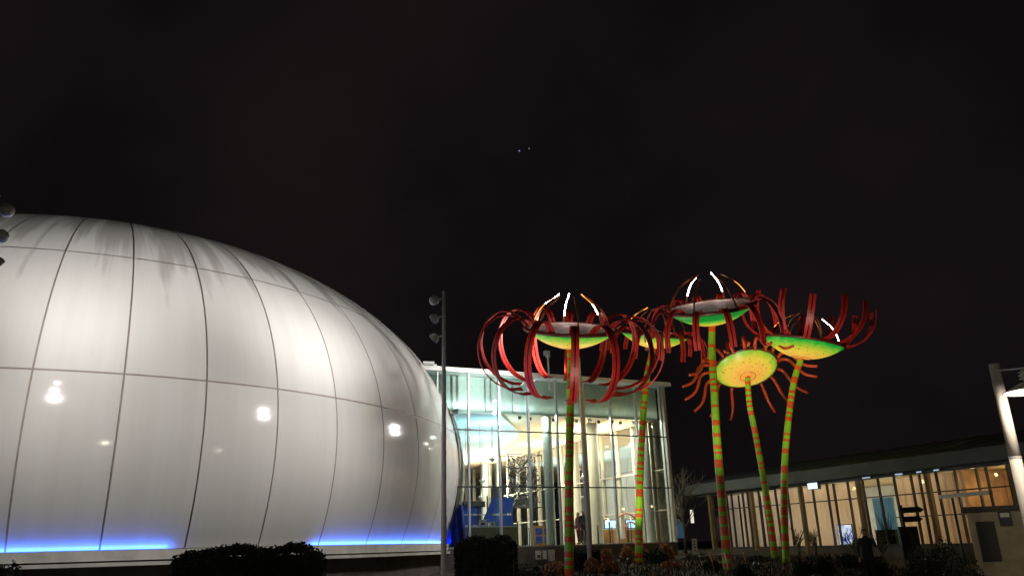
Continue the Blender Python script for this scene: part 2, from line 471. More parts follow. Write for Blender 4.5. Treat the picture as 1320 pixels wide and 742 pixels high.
pA = px(572, 740, 25.0); pA.z = gz(pA.x, pA.y)
topA = px(572, 376, 25.0).z
hz = [px(563, y, 25.0).z for y in (387, 410, 435)]
flood_pole(pA, topA, hz, [dome_aim(4.2, 1.1), dome_aim(4.2, 0.08), dome_aim(3.9, -0.16)], 0.095, 0.058, 'slim grey pole with three round floodlights beside the dome and hedge', ((2500, 100), (760, 120), (900, 110)))
pL = px(-4, 252, 18.0); topL = pL.z; pL.z = 0
hz = [px(8, y, 18.0).z for y in (271, 303, 337)]
flood_pole(pL, topL, hz, [dome_aim(2.9, 1.0), dome_aim(0.6, 0.25), dome_aim(2.6, -0.12)], 0.10, 0.065, 'dark floodlight pole rising in front of the highest part of the dome', ((1750, 112), (190, 150), (1300, 125)), side=Vector((1, 0.0, 0)), head_r=0.17)
pB = px(746, 461, 37.4); topB = pB.z; pB.z = gz(pB.x, pB.y)
hz = [px(742, y, 37.4).z for y in (474, 489, 505)]
flood_pole(pB, topB, hz, [dome_aim(6.0, 1.05), dome_aim(8.6, 0.15), dome_aim(6.8, -0.16)], 0.115, 0.075, 'pale tapered floodlight pole in front of the glass hall', ((2300, 105), (1500, 150), (950, 115)), side=Vector((-0.75, 0.66, 0)))

# ------------------------------------------------------------------ glass hall
UA = Vector((math.sin(R_(65)), math.cos(R_(65)), 0)); VA = Vector((-math.sin(R_(25)), math.cos(R_(25)), 0)); ZA = Vector((0, 0, 1))
HF = 1.62      # hall floor level
HT = 10.42     # parapet
HC = 8.48      # ceiling
P0 = Vector((-2.4, 40.5, 0))
hall = tag(empty('glass_hall', P0 + ZA*HF), 'glass-walled exhibition hall with white mullions joined to the dome', 'building')
def hs(x, d_, y=650):
    """facade coordinate of a photo column on a plane d_ behind the facade"""
    r = px(x, y, 1.0); Q = P0 + VA*d_
    return (r.x*Q.y - Q.x)/(UA.x - r.x*UA.y)
def hp(s, d, z):  # hall point: s along facade, d depth behind it
    return UA*s + VA*d + ZA*(z-HF)
SL, SR, DEP = -3.4, 12.32, 46.0
def hbox(b, s0, s1, d0, d1, z0, z1, m=0):
    b.frame_box(hp(s0, d0, z0), UA*(s1-s0), VA*(d1-d0), ZA*(z1-z0), m)
b = MB(); hbox(b, SL, SR, 0.0, DEP, HF-0.35, HF); b.build('floor_slab', M['floor'], hall)
b = MB(); hbox(b, SL, SR+0.02, -0.06, 0.4, 0.2, HF-0.06); b.build('plinth_wall', M['plinth'], hall)
b = MB(); hbox(b, SL, SR-0.08, 0.75, DEP, HC, HC+0.12); b.build('ceiling_panel', M['ceiling'], hall)
b = MB(); hbox(b, SL, SR-0.1, 0.62, 0.75, HC-0.03, HT-0.08); b.build('bulkhead', M['bulkhead'], hall)
for s0 in (-0.75, 1.15, 2.75):
    b = MB(); hbox(b, s0, s0+0.32, 0.50, 0.61, HC+0.02, HT-0.12); b.build('bulkhead_pilaster', M['wall_w'], hall)
b = MB(); hbox(b, SL, SR+0.3, -0.35, DEP, HT-0.05, HT+0.10); hbox(b, SL, SR+0.34, -0.40, -0.28, HT-0.09, HT+0.14)
b.build('roof', M['white_metal'], hall)
ms = [-0.07 + 1.728*n for n in range(-1, 8)]
for i, s in enumerate(ms):
    b = MB(); hbox(b, s-0.045, s+0.045, -0.09, 0.10, HF-0.02, HT-0.06); b.build('mullion', M['mullion'], hall)
b = MB(); hbox(b, SR-0.08, SR+0.08, -0.1, 0.12, HF-0.04, HT-0.055); b.build('corner_post', M['mullion'], hall)
tz = [4.52, 7.38]
zr = [HF, tz[0], tz[1], HT-0.06]
for z in tz:
    b = MB(); hbox(b, SL, SR-0.08, -0.115, -0.075, z-0.035, z+0.035); b.build('transom', M['transom'], hall)
edges = [SL] + ms + [SR-0.08]
for i in range(len(edges)-1):
    a, c = edges[i]+0.046, edges[i+1]-0.046
    if c-a < 0.1: continue
    for k in range(3):
        b = MB(); b.quad(hp(a, 0, zr[k]+0.01), hp(c, 0, zr[k]+0.01), hp(c, 0, zr[k+1]-0.01), hp(a, 0, zr[k+1]-0.01)); b.build('pane', M['glass'], hall)
# side wall (right), receding along V
d = 1.6; dl = [0.12]
while d < DEP:
    b = MB(); hbox(b, SR-0.16, SR, d-0.035, d+0.035, HF, HC); b.build('side_mullion', M['column_warm'], hall); dl.append(d); d += 1.9
for z in (3.35, 5.6):
    b = MB(); hbox(b, SR-0.14, SR-0.06, 0.12, DEP, z-0.03, z+0.03); b.build('side_transom', M['column_warm'], hall)
for a, c in zip(dl[:-1], dl[1:]):
    b = MB(); b.quad(hp(SR-0.02, a+0.05, HF+0.01), hp(SR-0.02, c-0.05, HF+0.01), hp(SR-0.02, c-0.05, HC-0.01), hp(SR-0.02, a+0.05, HC-0.01)); b.build('side_pane', M['glass'], hall)
b = MB(); hbox(b, SL, SR, DEP-0.2, DEP, HF, HC); b.build('rear_wall', M['wall_w'], hall)
# blinds hung inside the far part of the side wall
for k in range(0, 22):
    d0 = 1.6 + 1.9*k
    if d0 + 1.8 > DEP or k == 0: continue
    b = MB(); n = 10; zb_ = (1.8, 3.4, 1.8, 5.6)[k % 4]
    for i in range(n):
        y0, y1 = d0+0.12+1.66*i/n, d0+0.12+1.66*(i+1)/n
        o0, o1 = 0.02*(-1)**i, 0.02*(-1)**(i+1)
        b.quad(hp(SR+0.12+o0, y0, zb_), hp(SR+0.12+o1, y1, zb_), hp(SR+0.12+o1, y1, 8.4), hp(SR+0.12+o0, y0, 8.4))
    b.build('blind', M['blind'], hall)
# white lens-shaped soffit hung just below the ceiling
sof = [(-5.2, 40.3), (-3.0, 40.9), (-0.84, 41.5), (0.23, 49.3), (0.0, 52.0), (-0.57, 54.5), (-1.5, 58.9), (-4.42, 67.8), (-9.0, 66.0)]
b = MB(); b.poly([(x-P0.x, y-P0.y) for x, y in sof], HC-0.16-HF, HC-0.01-HF); b.build('soffit', M['soffit'], hall)
# round columns
for s, dd, rr, mm in ((hs(709, 1.2), 1.2, 0.26, 'column'), (hs(768.5, 3.0), 3.0, 0.33, 'column_warm'), (hs(835, 1.6), 1.6, 0.34, 'column'), (hs(626, 26), 26, 0.3, 'column'), (hs(745, 11), 11, 0.3, 'column_warm')):
    b = MB(); b.lathe([(rr, 0), (rr, HC-HF)], 20, c=hp(s, dd, HF)); b.build('column', M[mm], hall, True)
# recessed ceiling spots
spots = []
for k in range(11):
    s, dd = 3.6+0.75*k, 1.5+0.25*(k % 2)
    b = MB(); b.lathe([(0.09, -0.16), (0.10, 0.0)], 10, c=hp(s, dd, HC)); b.lathe([(0, -0.15), (0.09, -0.16)], 10, c=hp(s, dd, HC)); b.build('ceiling_spot', M['dark_metal'], hall)
for k in range(10):
    s, dd = 1.8+2.3*(k % 4), 7+5.5*(k // 2)
    b = MB(); b.lathe([(0.12, -0.015), (0, -0.02)], 10, c=hp(s, dd, HC)); b.build('downlight', M['lamp_glow'], hall)
# hall lighting: hung uplighters added to brighten the ceiling, plus ceiling downlights
def hall_fill_lamp(s, dd, z, e, c, r=0.2):
    light('hall_fill_light', 'AREA', hp(s, dd, z+0.03), e, c, Vector((0, 0, 1)), hall, shape='DISK', size=2*r)
    b = MB(); b.lathe([(0, -0.16), (0.3*r, -0.14), (0.8*r, -0.05), (1.08*r, 0.04), (1.05*r, 0.05), (0.95*r, 0.0), (0, -0.02)], 16, c=hp(s, dd, z))
    up_ = b.build('added_uplighter', M['white_metal'], hall, True)
    b = MB(); b.tube([hp(s, dd, z), hp(s, dd, HC)], 0.012, 5); b.build('suspension_rod', M['wire'], up_)
def down_lamp(s, dd, e, c):
    light('down_light', 'AREA', hp(s, dd, HC-0.03), e, c, Vector((0, 0, -1)), hall, shape='DISK', size=0.26)
for s_, d_, z_, e_, c_ in ((2.6, 3.2, 6.3, 165, (0.45, 0.84, 1.0)), (4.4, 9.0, 5.6, 130, (0.58, 0.90, 1.0)), (9.4, 5.0, 5.5, 440, (1.0, 0.83, 0.58)), (11.2, 4.0, 5.4, 260, (1.0, 0.83, 0.58)),
                           (10.6, 12, 5.3, 560, (1.0, 0.86, 0.64)), (11.0, 22, 5.2, 900, (1.0, 0.92, 0.78)), (8.0, 18, 5.2, 330, (1.0, 0.94, 0.82))):
    hall_fill_lamp(s_, d_, z_, e_, c_)
for s_, d_, e_, c_ in ((4.6, 0.95, 70, (.85, 1, .95)), (7.9, 1.0, 70, (1, .9, .7)), (10.9, 0.95, 60, (.95, 1, .9)), (1.2, 3.4, 300, (.85, .96, 1)), (3.4, 4.2, 300, (.9, .98, .95)), (6.4, 3.2, 300, (1, .9, .72)), (9.0, 3.2, 330, (1, .9, .72)), (11.2, 3.0, 300, (1, .92, .78)), (3.2, 12, 520, (.95, 1, .95)), (7.5, 11, 560, (1, .9, .75)), (9.5, 20, 700, (1, .92, .8)), (4.5, 22, 700, (1, .94, .85))):
    down_lamp(s_, d_, e_, c_)
# cove lights washing the bulkhead
for s, e, c in ((0.2, 30, (0.82, 1.0, 0.98)), (2.8, 20, (0.85, 1.0, 0.95)), (5.5, 8, (0.95, 1.0, 0.82)), (8.5, 5.5, (1.0, 0.98, 0.72)), (11, 5, (1.0, 0.98, 0.72))):
    light('cove_light', 'AREA', hp(s, 0.30, HC+0.10), e, c, Vector((0, 0, 1)) + VA*0.25, hall, shape='RECTANGLE', size=2.6, size_y=0.08)

# roof camera pole
c = px(708, 490, 41.6); h = px(706, 456, 41.6)
rp_ = tag(empty('roof_fixture', c), 'small pale fixture on a thin mast standing on the glass hall roof', 'mast')
b = MB(); b.tube([(0, 0, -0.5), h-c], 0.05, 8); b.build('mast', M['white_metal'], rp_)
b = MB(); b.box(h-c+Vector((-0.05, 0, 0.05)), (0.30, 0.28, 0.22), 0.3); b.lathe([(0.12, -0.2), (0.15, -0.06), (0, -0.02)], 10, c=h-c); b.build('fixture_head', M['white_metal'], rp_)

def at_hall(s, d, z=HF): return P0 + UA*s + VA*d + ZA*z
def wire_cage():
    c = at_hall(hs(674, 5.0), 5.0, 3.75)
    root = tag(empty('hanging_sculpture', c), 'tall wire-framed kinetic sculpture full of tangled rods in the glass hall', 'sculpture')
    w, dp, h = 2.2, 1.0, 3.0
    cor = [UA*(sx*w/2) + VA*(sy*dp/2) for sx in (-1, 1) for sy in (-1, 1)]
    for a in cor:
        b = MB(); b.tube([a, a+ZA*h], 0.03, 6); b.build('frame_post', M['wire'], root)
    for z in (0, h*0.42, h):
        for i, j in ((0, 1), (1, 3), (3, 2), (2, 0)):
            b = MB(); b.tube([cor[i]+ZA*z, cor[j]+ZA*z], 0.024, 6); b.build('frame_rail', M['wire'], root)
    rg = random.Random(4)
    b = MB()
    for k in range(210):
        p = UA*rg.uniform(-1.0, 1.0) + VA*rg.uniform(-.42, .42) + ZA*rg.uniform(0.15, 2.95); pts = [p]
        dv = Vector((rg.gauss(0, 1), rg.gauss(0, 1), rg.gauss(0, 1))).normalized()
        for q in range(5):
            dv = (dv + Vector((rg.gauss(0, .5), rg.gauss(0, .5), rg.gauss(0, .5)))).normalized(); np_ = pts[-1] + dv*rg.uniform(.08, .2)
            if abs(np_.dot(UA)) > 1.05 or not 0.05 < np_.z < 3.0: break
            pts.append(np_)
        if len(pts) > 1: b.tube(pts, rg.choice((.014, .02, .028)), 4, mat=rg.choice((0, 0, 0, 1)), cap=False)
    o = b.build('rod_tangle', [M['wire'], M['alu']], root); o['kind'] = 'stuff'
    for k in range(26):
        p = UA*rg.uniform(-1.05, 1.05) + VA*rg.uniform(-.4, .4) + ZA*rg.uniform(0.2, 2.9); r = rg.uniform(.06, .16)
        b = MB(); n = 14; b.tube([p + UA*r*math.cos(2*math.pi*i/n) + ZA*r*math.sin(2*math.pi*i/n) for i in range(n+1)], 0.014, 5, cap=False); b.build('wheel', M['wire'], root)
    b = MB(); hb = UA*(w*0.34); b.frame_box(-hb - VA*0.3 + ZA*0.04, hb*2, VA*0.6, ZA*0.42); b.build('catch_tray', M['dark_metal'], root)
    for a in (cor[0], cor[2], cor[1], cor[3]):
        b = MB(); b.tube([a, a + ZA*(HF-3.75)], 0.028, 6); b.build('support_leg', M['wire'], root)
wire_cage()

# café counter, with blue menu panels and boxes
def counter():
    c = at_hall(hs(632, 2.0), 2.0)
    root = tag(empty('service_counter', c), 'long olive service counter under blue panels inside the glass hall', 'counter')
    def bx(s0, s1, d0, d1, z0, z1, name, m):
        b = MB(); b.frame_box(UA*s0+VA*d0+ZA*z0, UA*(s1-s0), VA*(d1-d0), ZA*(z1-z0)); return b.build(name, M[m], root)
    bx(-1.3, 1.55, 0, 0.7, 0, 0.98, 'counter_body', 'olive'); bx(-1.36, 1.6, -0.05, 0.75, 0.98, 1.05, 'counter_top', 'wall_w')
    bx(-1.3, -0.1, 1.5, 1.56, 1.15, 1.65, 'blue_panel', 'blue_panel'); bx(-1.3, 0.1, 1.5, 1.56, 1.75, 2.15, 'blue_panel', 'blue_panel')
    bx(0.5, 1.75, 0.9, 0.96, 1.05, 1.62, 'blue_panel', 'blue_panel'); bx(0.5, 1.75, 0.9, 0.96, 1.72, 2.55, 'blue_panel', 'blue_panel')
    b = MB(); o = UA*(-0.1)+VA*0.93
    b.quad(o+ZA*1.15, o+UA*0.6+ZA*1.3, o+UA*0.6+ZA*2.5, o+UA*0.1+ZA*1.5); b.build('blue_gusset', M['blue_panel'], root)
    for s in (-1.3, -0.1, 0.45, 1.78): bx(s-0.03, s+0.03, 1.45, 1.51, 1.0, 2.7, 'rack_post', 'dark_metal')
    bx(-1.3, 1.78, 1.4, 1.9, 1.68, 1.71, 'rack_shelf', 'wall_w')
counter()
def loose(name, label, cat, parts, base, group=None):
    root = tag(empty(name, base), label, cat, group)
    for nm, b, m, sm in parts: b.build(nm, m, root, sm)
    return root
rg = random.Random(11)
for i, (s, h_, w_, lb) in enumerate(((hs(622, 2.3), .34, .40, 'squat silver coffee machine on the olive counter'), (hs(634, 2.3), .26, .22, 'pale till on the olive counter beside the coffee machine'))):
    a = MB(); a.box((0, 0, h_*0.3), (w_, .36, h_*0.6), R_(25)); a2 = MB(); a2.box((0, 0, h_*0.8), (w_*0.8, .3, h_*0.4-0.01), R_(25)); a3 = MB(); a3.box((0.02, -0.2, h_*0.35), (w_*.5, .05, h_*.3), R_(25))
    loose('coffee_machine' if i == 0 else 'till', lb, 'appliance', [('body', a, M['alu'], False), ('head', a2, M['wall_w'], False), ('front_panel', a3, M['dark_metal'], False)], at_hall(s, 2.3, HF+1.05))
for (s, d_, z0, z1, w_, lb) in ((hs(612, 3.4), 3.4, 3.72, 4.02, 1.25, 'wide dark grey box hanging above the blue panels'), (hs(643, 3.8), 3.8, 3.75, 4.80, 0.62, 'tall dark loudspeaker box hanging beside the wire sculpture')):
    a = MB(); a.frame_box(-UA*w_/2, UA*w_, VA*0.4, ZA*(z1-z0)); a2 = MB(); a2.frame_box(-UA*w_*.42 - VA*0.02+ZA*0.05, UA*w_*.84, VA*0.02, ZA*(z1-z0-0.1)); a3 = MB()
    for q in (-.35, .35): a3.tube([UA*w_*q+VA*.2+ZA*(z1-z0), UA*w_*q+VA*.2+ZA*(HC-z0)], 0.012, 5)
    loose('hanging_speaker', lb, 'speaker', [('cabinet', a, M['louvre'], False), ('grille', a2, M['dark_metal'], False), ('suspension_rod', a3, M['wire'], False)], at_hall(s, d_, z0))
# added sheet imitating the dome's blue glow mirrored in the glass
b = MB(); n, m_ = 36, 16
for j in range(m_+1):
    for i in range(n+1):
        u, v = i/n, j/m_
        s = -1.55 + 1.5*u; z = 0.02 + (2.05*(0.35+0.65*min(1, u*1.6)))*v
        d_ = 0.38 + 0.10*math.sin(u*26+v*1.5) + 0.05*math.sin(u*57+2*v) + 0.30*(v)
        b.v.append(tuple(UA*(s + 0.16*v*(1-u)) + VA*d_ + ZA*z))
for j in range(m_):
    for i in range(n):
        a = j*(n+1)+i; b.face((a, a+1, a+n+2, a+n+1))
o = b.build('blue_reflection_sheet', M['blue_reflection'], None, True); o.location = at_hall(0, 0); tag(o, 'blue folded sheet imitating the dome glow reflected in the glass', 'sheet')

# stanchion posts by the glass
posts = [(3.35, 1.0), (3.75, .9), (4.15, .7), (5.05, .9), (7.95, 1.0), (8.2, .95), (8.5, 1.1), (8.75, 1.15), (9.1, .9), (9.65, .9), (9.95, 1.1), (10.35, 1.15), (11.5, 1.2), (3.1, 1.25)]
for i, (s, h_) in enumerate(posts):
    a = MB(); a.tube([(0, 0, 0.03), (0, 0, h_)], 0.03, 8); a2 = MB(); a2.lathe([(0, .03), (.13, .03), (.15, 0)], 12); a3 = MB(); a3.lathe([(.045, h_-.05), (.045, h_), (0, h_+.02)], 8)
    loose('stanchion_post', 'dark slim post standing along the foot of the glass wall', 'post', [('post', a, M['dark_metal'], True), ('base', a2, M['dark_metal'], True), ('cap', a3, M['wood'], True)], at_hall(s, 0.75+0.35*(i % 3)), 'stanchion posts behind the glass')
# exhibits
a = MB(); a.frame_box(-UA*.55, UA*1.1, VA*.5, ZA*1.05); a2 = MB(); a2.frame_box(-UA*.47-VA*.03+ZA*.12, UA*.40, VA*.03, ZA*.36); a3 = MB(); a3.frame_box(UA*.07-VA*.03+ZA*.12, UA*.40, VA*.03, ZA*.36)
a4 = MB(); a4.frame_box(-UA*.47-VA*.03+ZA*.56, UA*.40, VA*.03, ZA*.36); a5 = MB(); a5.frame_box(UA*.07-VA*.03+ZA*.56, UA*.40, VA*.03, ZA*.36)
loose('display_cabinet', 'small orange cabinet with four blue panels inside the glass hall', 'cabinet', [('carcass', a, M['wood'], False), ('blue_panel', a2, M['blue_panel'], False), ('blue_panel', a3, M['blue_panel'], False), ('blue_panel', a4, M['blue_panel'], False), ('blue_panel', a5, M['blue_panel'], False)], at_hall(hs(699, 3.0), 3.0))
def arcs(base, label, specs):
    root = tag(empty('exhibit_arch', base), label, 'exhibit')
    for (x, r, h_, m) in specs:
        b = MB(); b.tube([UA*(x+r*math.cos(math.pi*i/12)) + ZA*(h_+r*math.sin(math.pi*i/12)) for i in range(13)], 0.045, 6); b.build('arch', M[m], root, True)
        for q in (-1, 1):
            b = MB(); b.tube([UA*(x+q*r), UA*(x+q*r)+ZA*h_], 0.035, 6); b.build('arch_leg', M[m], root)
    b = MB(); b.frame_box(-UA*.7-VA*.3, UA*1.4, VA*.6, ZA*.25); b.build('plinth', M['wood'], root)
arcs(at_hall(hs(806, 4.0), 4.0), 'coral red arched exhibit on a low wooden plinth in the glass hall', [(0, .75, .95, 'pink'), (.3, .4, .8, 'red_plastic')])
a = MB(); a.frame_box(-UA*.6, UA*1.2, VA*.4, ZA*.8); a2 = MB(); a2.frame_box(-UA*.5-VA*.03+ZA*.85, UA*1.0, VA*.05, ZA*.55); a3 = MB(); a3.frame_box(-UA*.45-VA*.045+ZA*.9, UA*.9, VA*.012, ZA*.45)
loose('screen_table', 'desk with a glowing pale blue screen beyond the warm column', 'display', [('desk', a, M['wood'], False), ('screen_body', a2, M['black'], False), ('screen', a3, emis('screen_blue', (.45, .72, 1), 1.6), False)], at_hall(hs(786, 5.5), 5.5))

# ------------------------------------------------------------------ people
def person(name, base, rz, label, cat, J, coat, scale=1.0, hair=True):
    """body: skin-modifier figure on a joint graph; J = list (co, radius, parent)"""
    root = tag(empty(name, base, rz), label, cat)
    me = bpy.data.meshes.new('body')
    me.from_pydata([tuple(Vector(j[0])*scale) for j in J], [(i, j[2]) for i, j in enumerate(J) if j[2] is not None], [])
    o = link('body', me, root)
    md = o.modifiers.new('skin', 'SKIN'); md.use_smooth_shade = True
    sv = me.skin_vertices[0].data
    for i, j in enumerate(J):
        r = j[1]; sv[i].radius = (r*scale, r*scale) if not isinstance(r, tuple) else (r[0]*scale, r[1]*scale)
        sv[i].use_root = (i == 0)
    sd = o.modifiers.new('sub', 'SUBSURF'); sd.levels = 2; sd.render_levels = 2
    me.materials.append(coat)
    # head with brow, nose, chin and ears
    hb = bmesh.new(); bmesh.ops.create_icosphere(hb, subdivisions=3, radius=1)
    hc = Vector((0, 0.0, 1.60))*scale
    for v in hb.verts:
        x, y, z = v.co
        k = 1 - 0.28*max(0, -z)**1.5
        v.co = Vector((x*0.078*k, y*0.098*(k if y > 0 else 0.97*k), z*0.122))
        if y < -0.85 and abs(x) < 0.22 and -0.35 < z < 0.1: v.co.y -= 0.022*(1-abs(x)/0.22)
        if y < -0.8 and 0.05 < z < 0.25 and 0.2 < abs(x) < 0.55: v.co.y += 0.010
        if y < -0.75 and -0.58 < z < -0.45 and abs(x) < 0.35: v.co.y += 0.006
        if abs(x) > 0.93 and -0.25 < z < 0.2: v.co.x *= 1.16
        v.co = v.co*scale + hc
    hm = bpy.data.meshes.new('head'); hb.to_mesh(hm); hb.free(); hm.materials.append(M['skin'])
    hm.polygons.foreach_set('use_smooth', [True]*len(hm.polygons)); link('head', hm, root)
    hb = bmesh.new(); bmesh.ops.create_icosphere(hb, subdivisions=3, radius=1)
    kill = [v for v in hb.verts if (v.co.y < -0.35 and v.co.z < 0.45) or v.co.z < -0.45]
    bmesh.ops.delete(hb, geom=kill, context='VERTS')
    for v in hb.verts:
        x, y, z = v.co; v.co = Vector((x*0.088, y*0.108+0.004, z*0.132+0.004))*scale + hc
    hm = bpy.data.meshes.new('hair'); hb.to_mesh(hm); hb.free(); hm.materials.append(M['hair'])
    hm.polygons.foreach_set('use_smooth', [True]*len(hm.polygons)); link('hair', hm, root)
    return root
def hand(root, p, d, scale=1.0):
    b = MB(); p = Vector(p); d = Vector(d).normalized(); sd = d.orthogonal().normalized()
    b.tube([p - d*0.02, p + d*0.04, p + d*0.085], [0.026, 0.038, 0.036], 8)
    for k in range(4):
        o_ = sd*(0.027-0.018*k); L = (0.062, 0.072, 0.068, 0.052)[k]; n_ = d.cross(sd)
        b.tube([p+d*0.075+o_, p+d*(0.085+L*.5)+o_*1.1+n_*0.008, p+d*(0.085+L*.85)+o_*1.1+n_*0.028], [0.009, 0.0085, 0.006], 6)
    b.tube([p+d*0.02+sd*0.03, p+d*0.05+sd*0.055, p+d*0.085+sd*0.062], [0.011, 0.010, 0.007], 6)
    b.build('hand', M['skin'], root, True)
BODY = [((0, 0, 0.95), (0.17, 0.13), None), ((0, 0.01, 1.12), (0.16, 0.12), 0), ((0, 0.01, 1.32), (0.19, 0.125), 1), ((0, 0.01, 1.43), (0.12, 0.09), 2), ((0, 0.0, 1.50), (0.055, 0.055), 3), ((0, -0.005, 1.56), (0.05, 0.05), 4),
        ((0.10, 0, 0.86), 0.105, 0), ((0.11, -0.01, 0.50), 0.075, 6), ((0.12, 0.02, 0.12), 0.052, 7), ((0.125, 0.0, 0.05), 0.05, 8), ((0.135, -0.13, 0.035), 0.036, 9),
        ((-0.10, 0, 0.86), 0.105, 0), ((-0.11, 0.03, 0.50), 0.075, 11), ((-0.12, 0.06, 0.12), 0.052, 12), ((-0.125, 0.04, 0.05), 0.05, 13), ((-0.135, -0.09, 0.035), 0.036, 14)]
def arms(l, r):
    J = list(BODY)
    for sgn, pts in ((1, l), (-1, r)):
        J.append(((sgn*0.19, 0.01, 1.39), 0.068, 2)); k = len(J)-1
        for p, rad in zip(pts, (0.055, 0.042, 0.034)):
            J.append(((sgn*p[0], p[1], p[2]), rad, k)); k = len(J)-1
    return J
p1 = person('person', at_hall(hs(751, 1.6), 1.6), R_(20), 'person in a black coat standing inside the glass hall beside a pale pole', 'person',
            arms([(0.26, 0.03, 1.12), (0.22, -0.12, 0.95), (0.17, -0.2, 0.93)], [(0.27, 0.03, 1.12), (0.24, -0.05, 0.90), (0.23, -0.1, 0.82)]), M['coat'], 1.05)
hand(p1, (0.17, -0.21, 0.975), (-.6, -.7, -.1)); hand(p1, (-0.235, -0.1, 0.85), (0, -.15, -1))
p2 = person('person', at_hall(hs(744, 2.6), 2.6), R_(-60), 'person in a dark red jacket partly behind a striped flower stem inside the hall', 'person',
            arms([(0.26, 0.03, 1.12), (0.24, -0.1, 0.92), (0.22, -0.2, 0.86)], [(0.27, 0.03, 1.12), (0.24, -0.05, 0.90), (0.23, -0.1, 0.82)]), M['burgundy'], 1.0)
hand(p2, (0.22, -0.2, 0.85), (0, -.6, -.6)); hand(p2, (-0.23, -0.1, 0.81), (0, -.15, -1))
pp = px(1119.5, 720, 29.5); pp.z = gz(pp.x, pp.y)
p3 = person('person', pp, R_(-35), 'person in dark clothes holding up a phone in front of the lit pavilion', 'person',
            arms([(0.30, -0.10, 1.16), (0.33, -0.32, 1.32), (0.32, -0.40, 1.46)], [(0.28, 0.03, 1.12), (0.27, -0.05, 0.90), (0.26, -0.1, 0.82)]), M['coat'], 1.06)
hand(p3, (0.34, -0.42, 1.54), (0, -.2, 1)); hand(p3, (-0.27, -0.1, 0.85), (0, -.15, -1))
ph = MB(); ph.box((0, 0, 0), (0.075, 0.012, 0.15)); ph2 = MB(); ph2.box((0, 0.008, 0), (0.066, 0.003, 0.135))
pr = empty('phone', p3.matrix_basis @ Vector((0.33, -0.46, 1.68)), R_(-35)); tag(pr, 'lit phone held up by the person in dark clothes', 'phone')
ph.build('case', M['black'], pr); ph2.build('screen', emis('phone_screen', (.9, .85, .8), 2.0), pr)

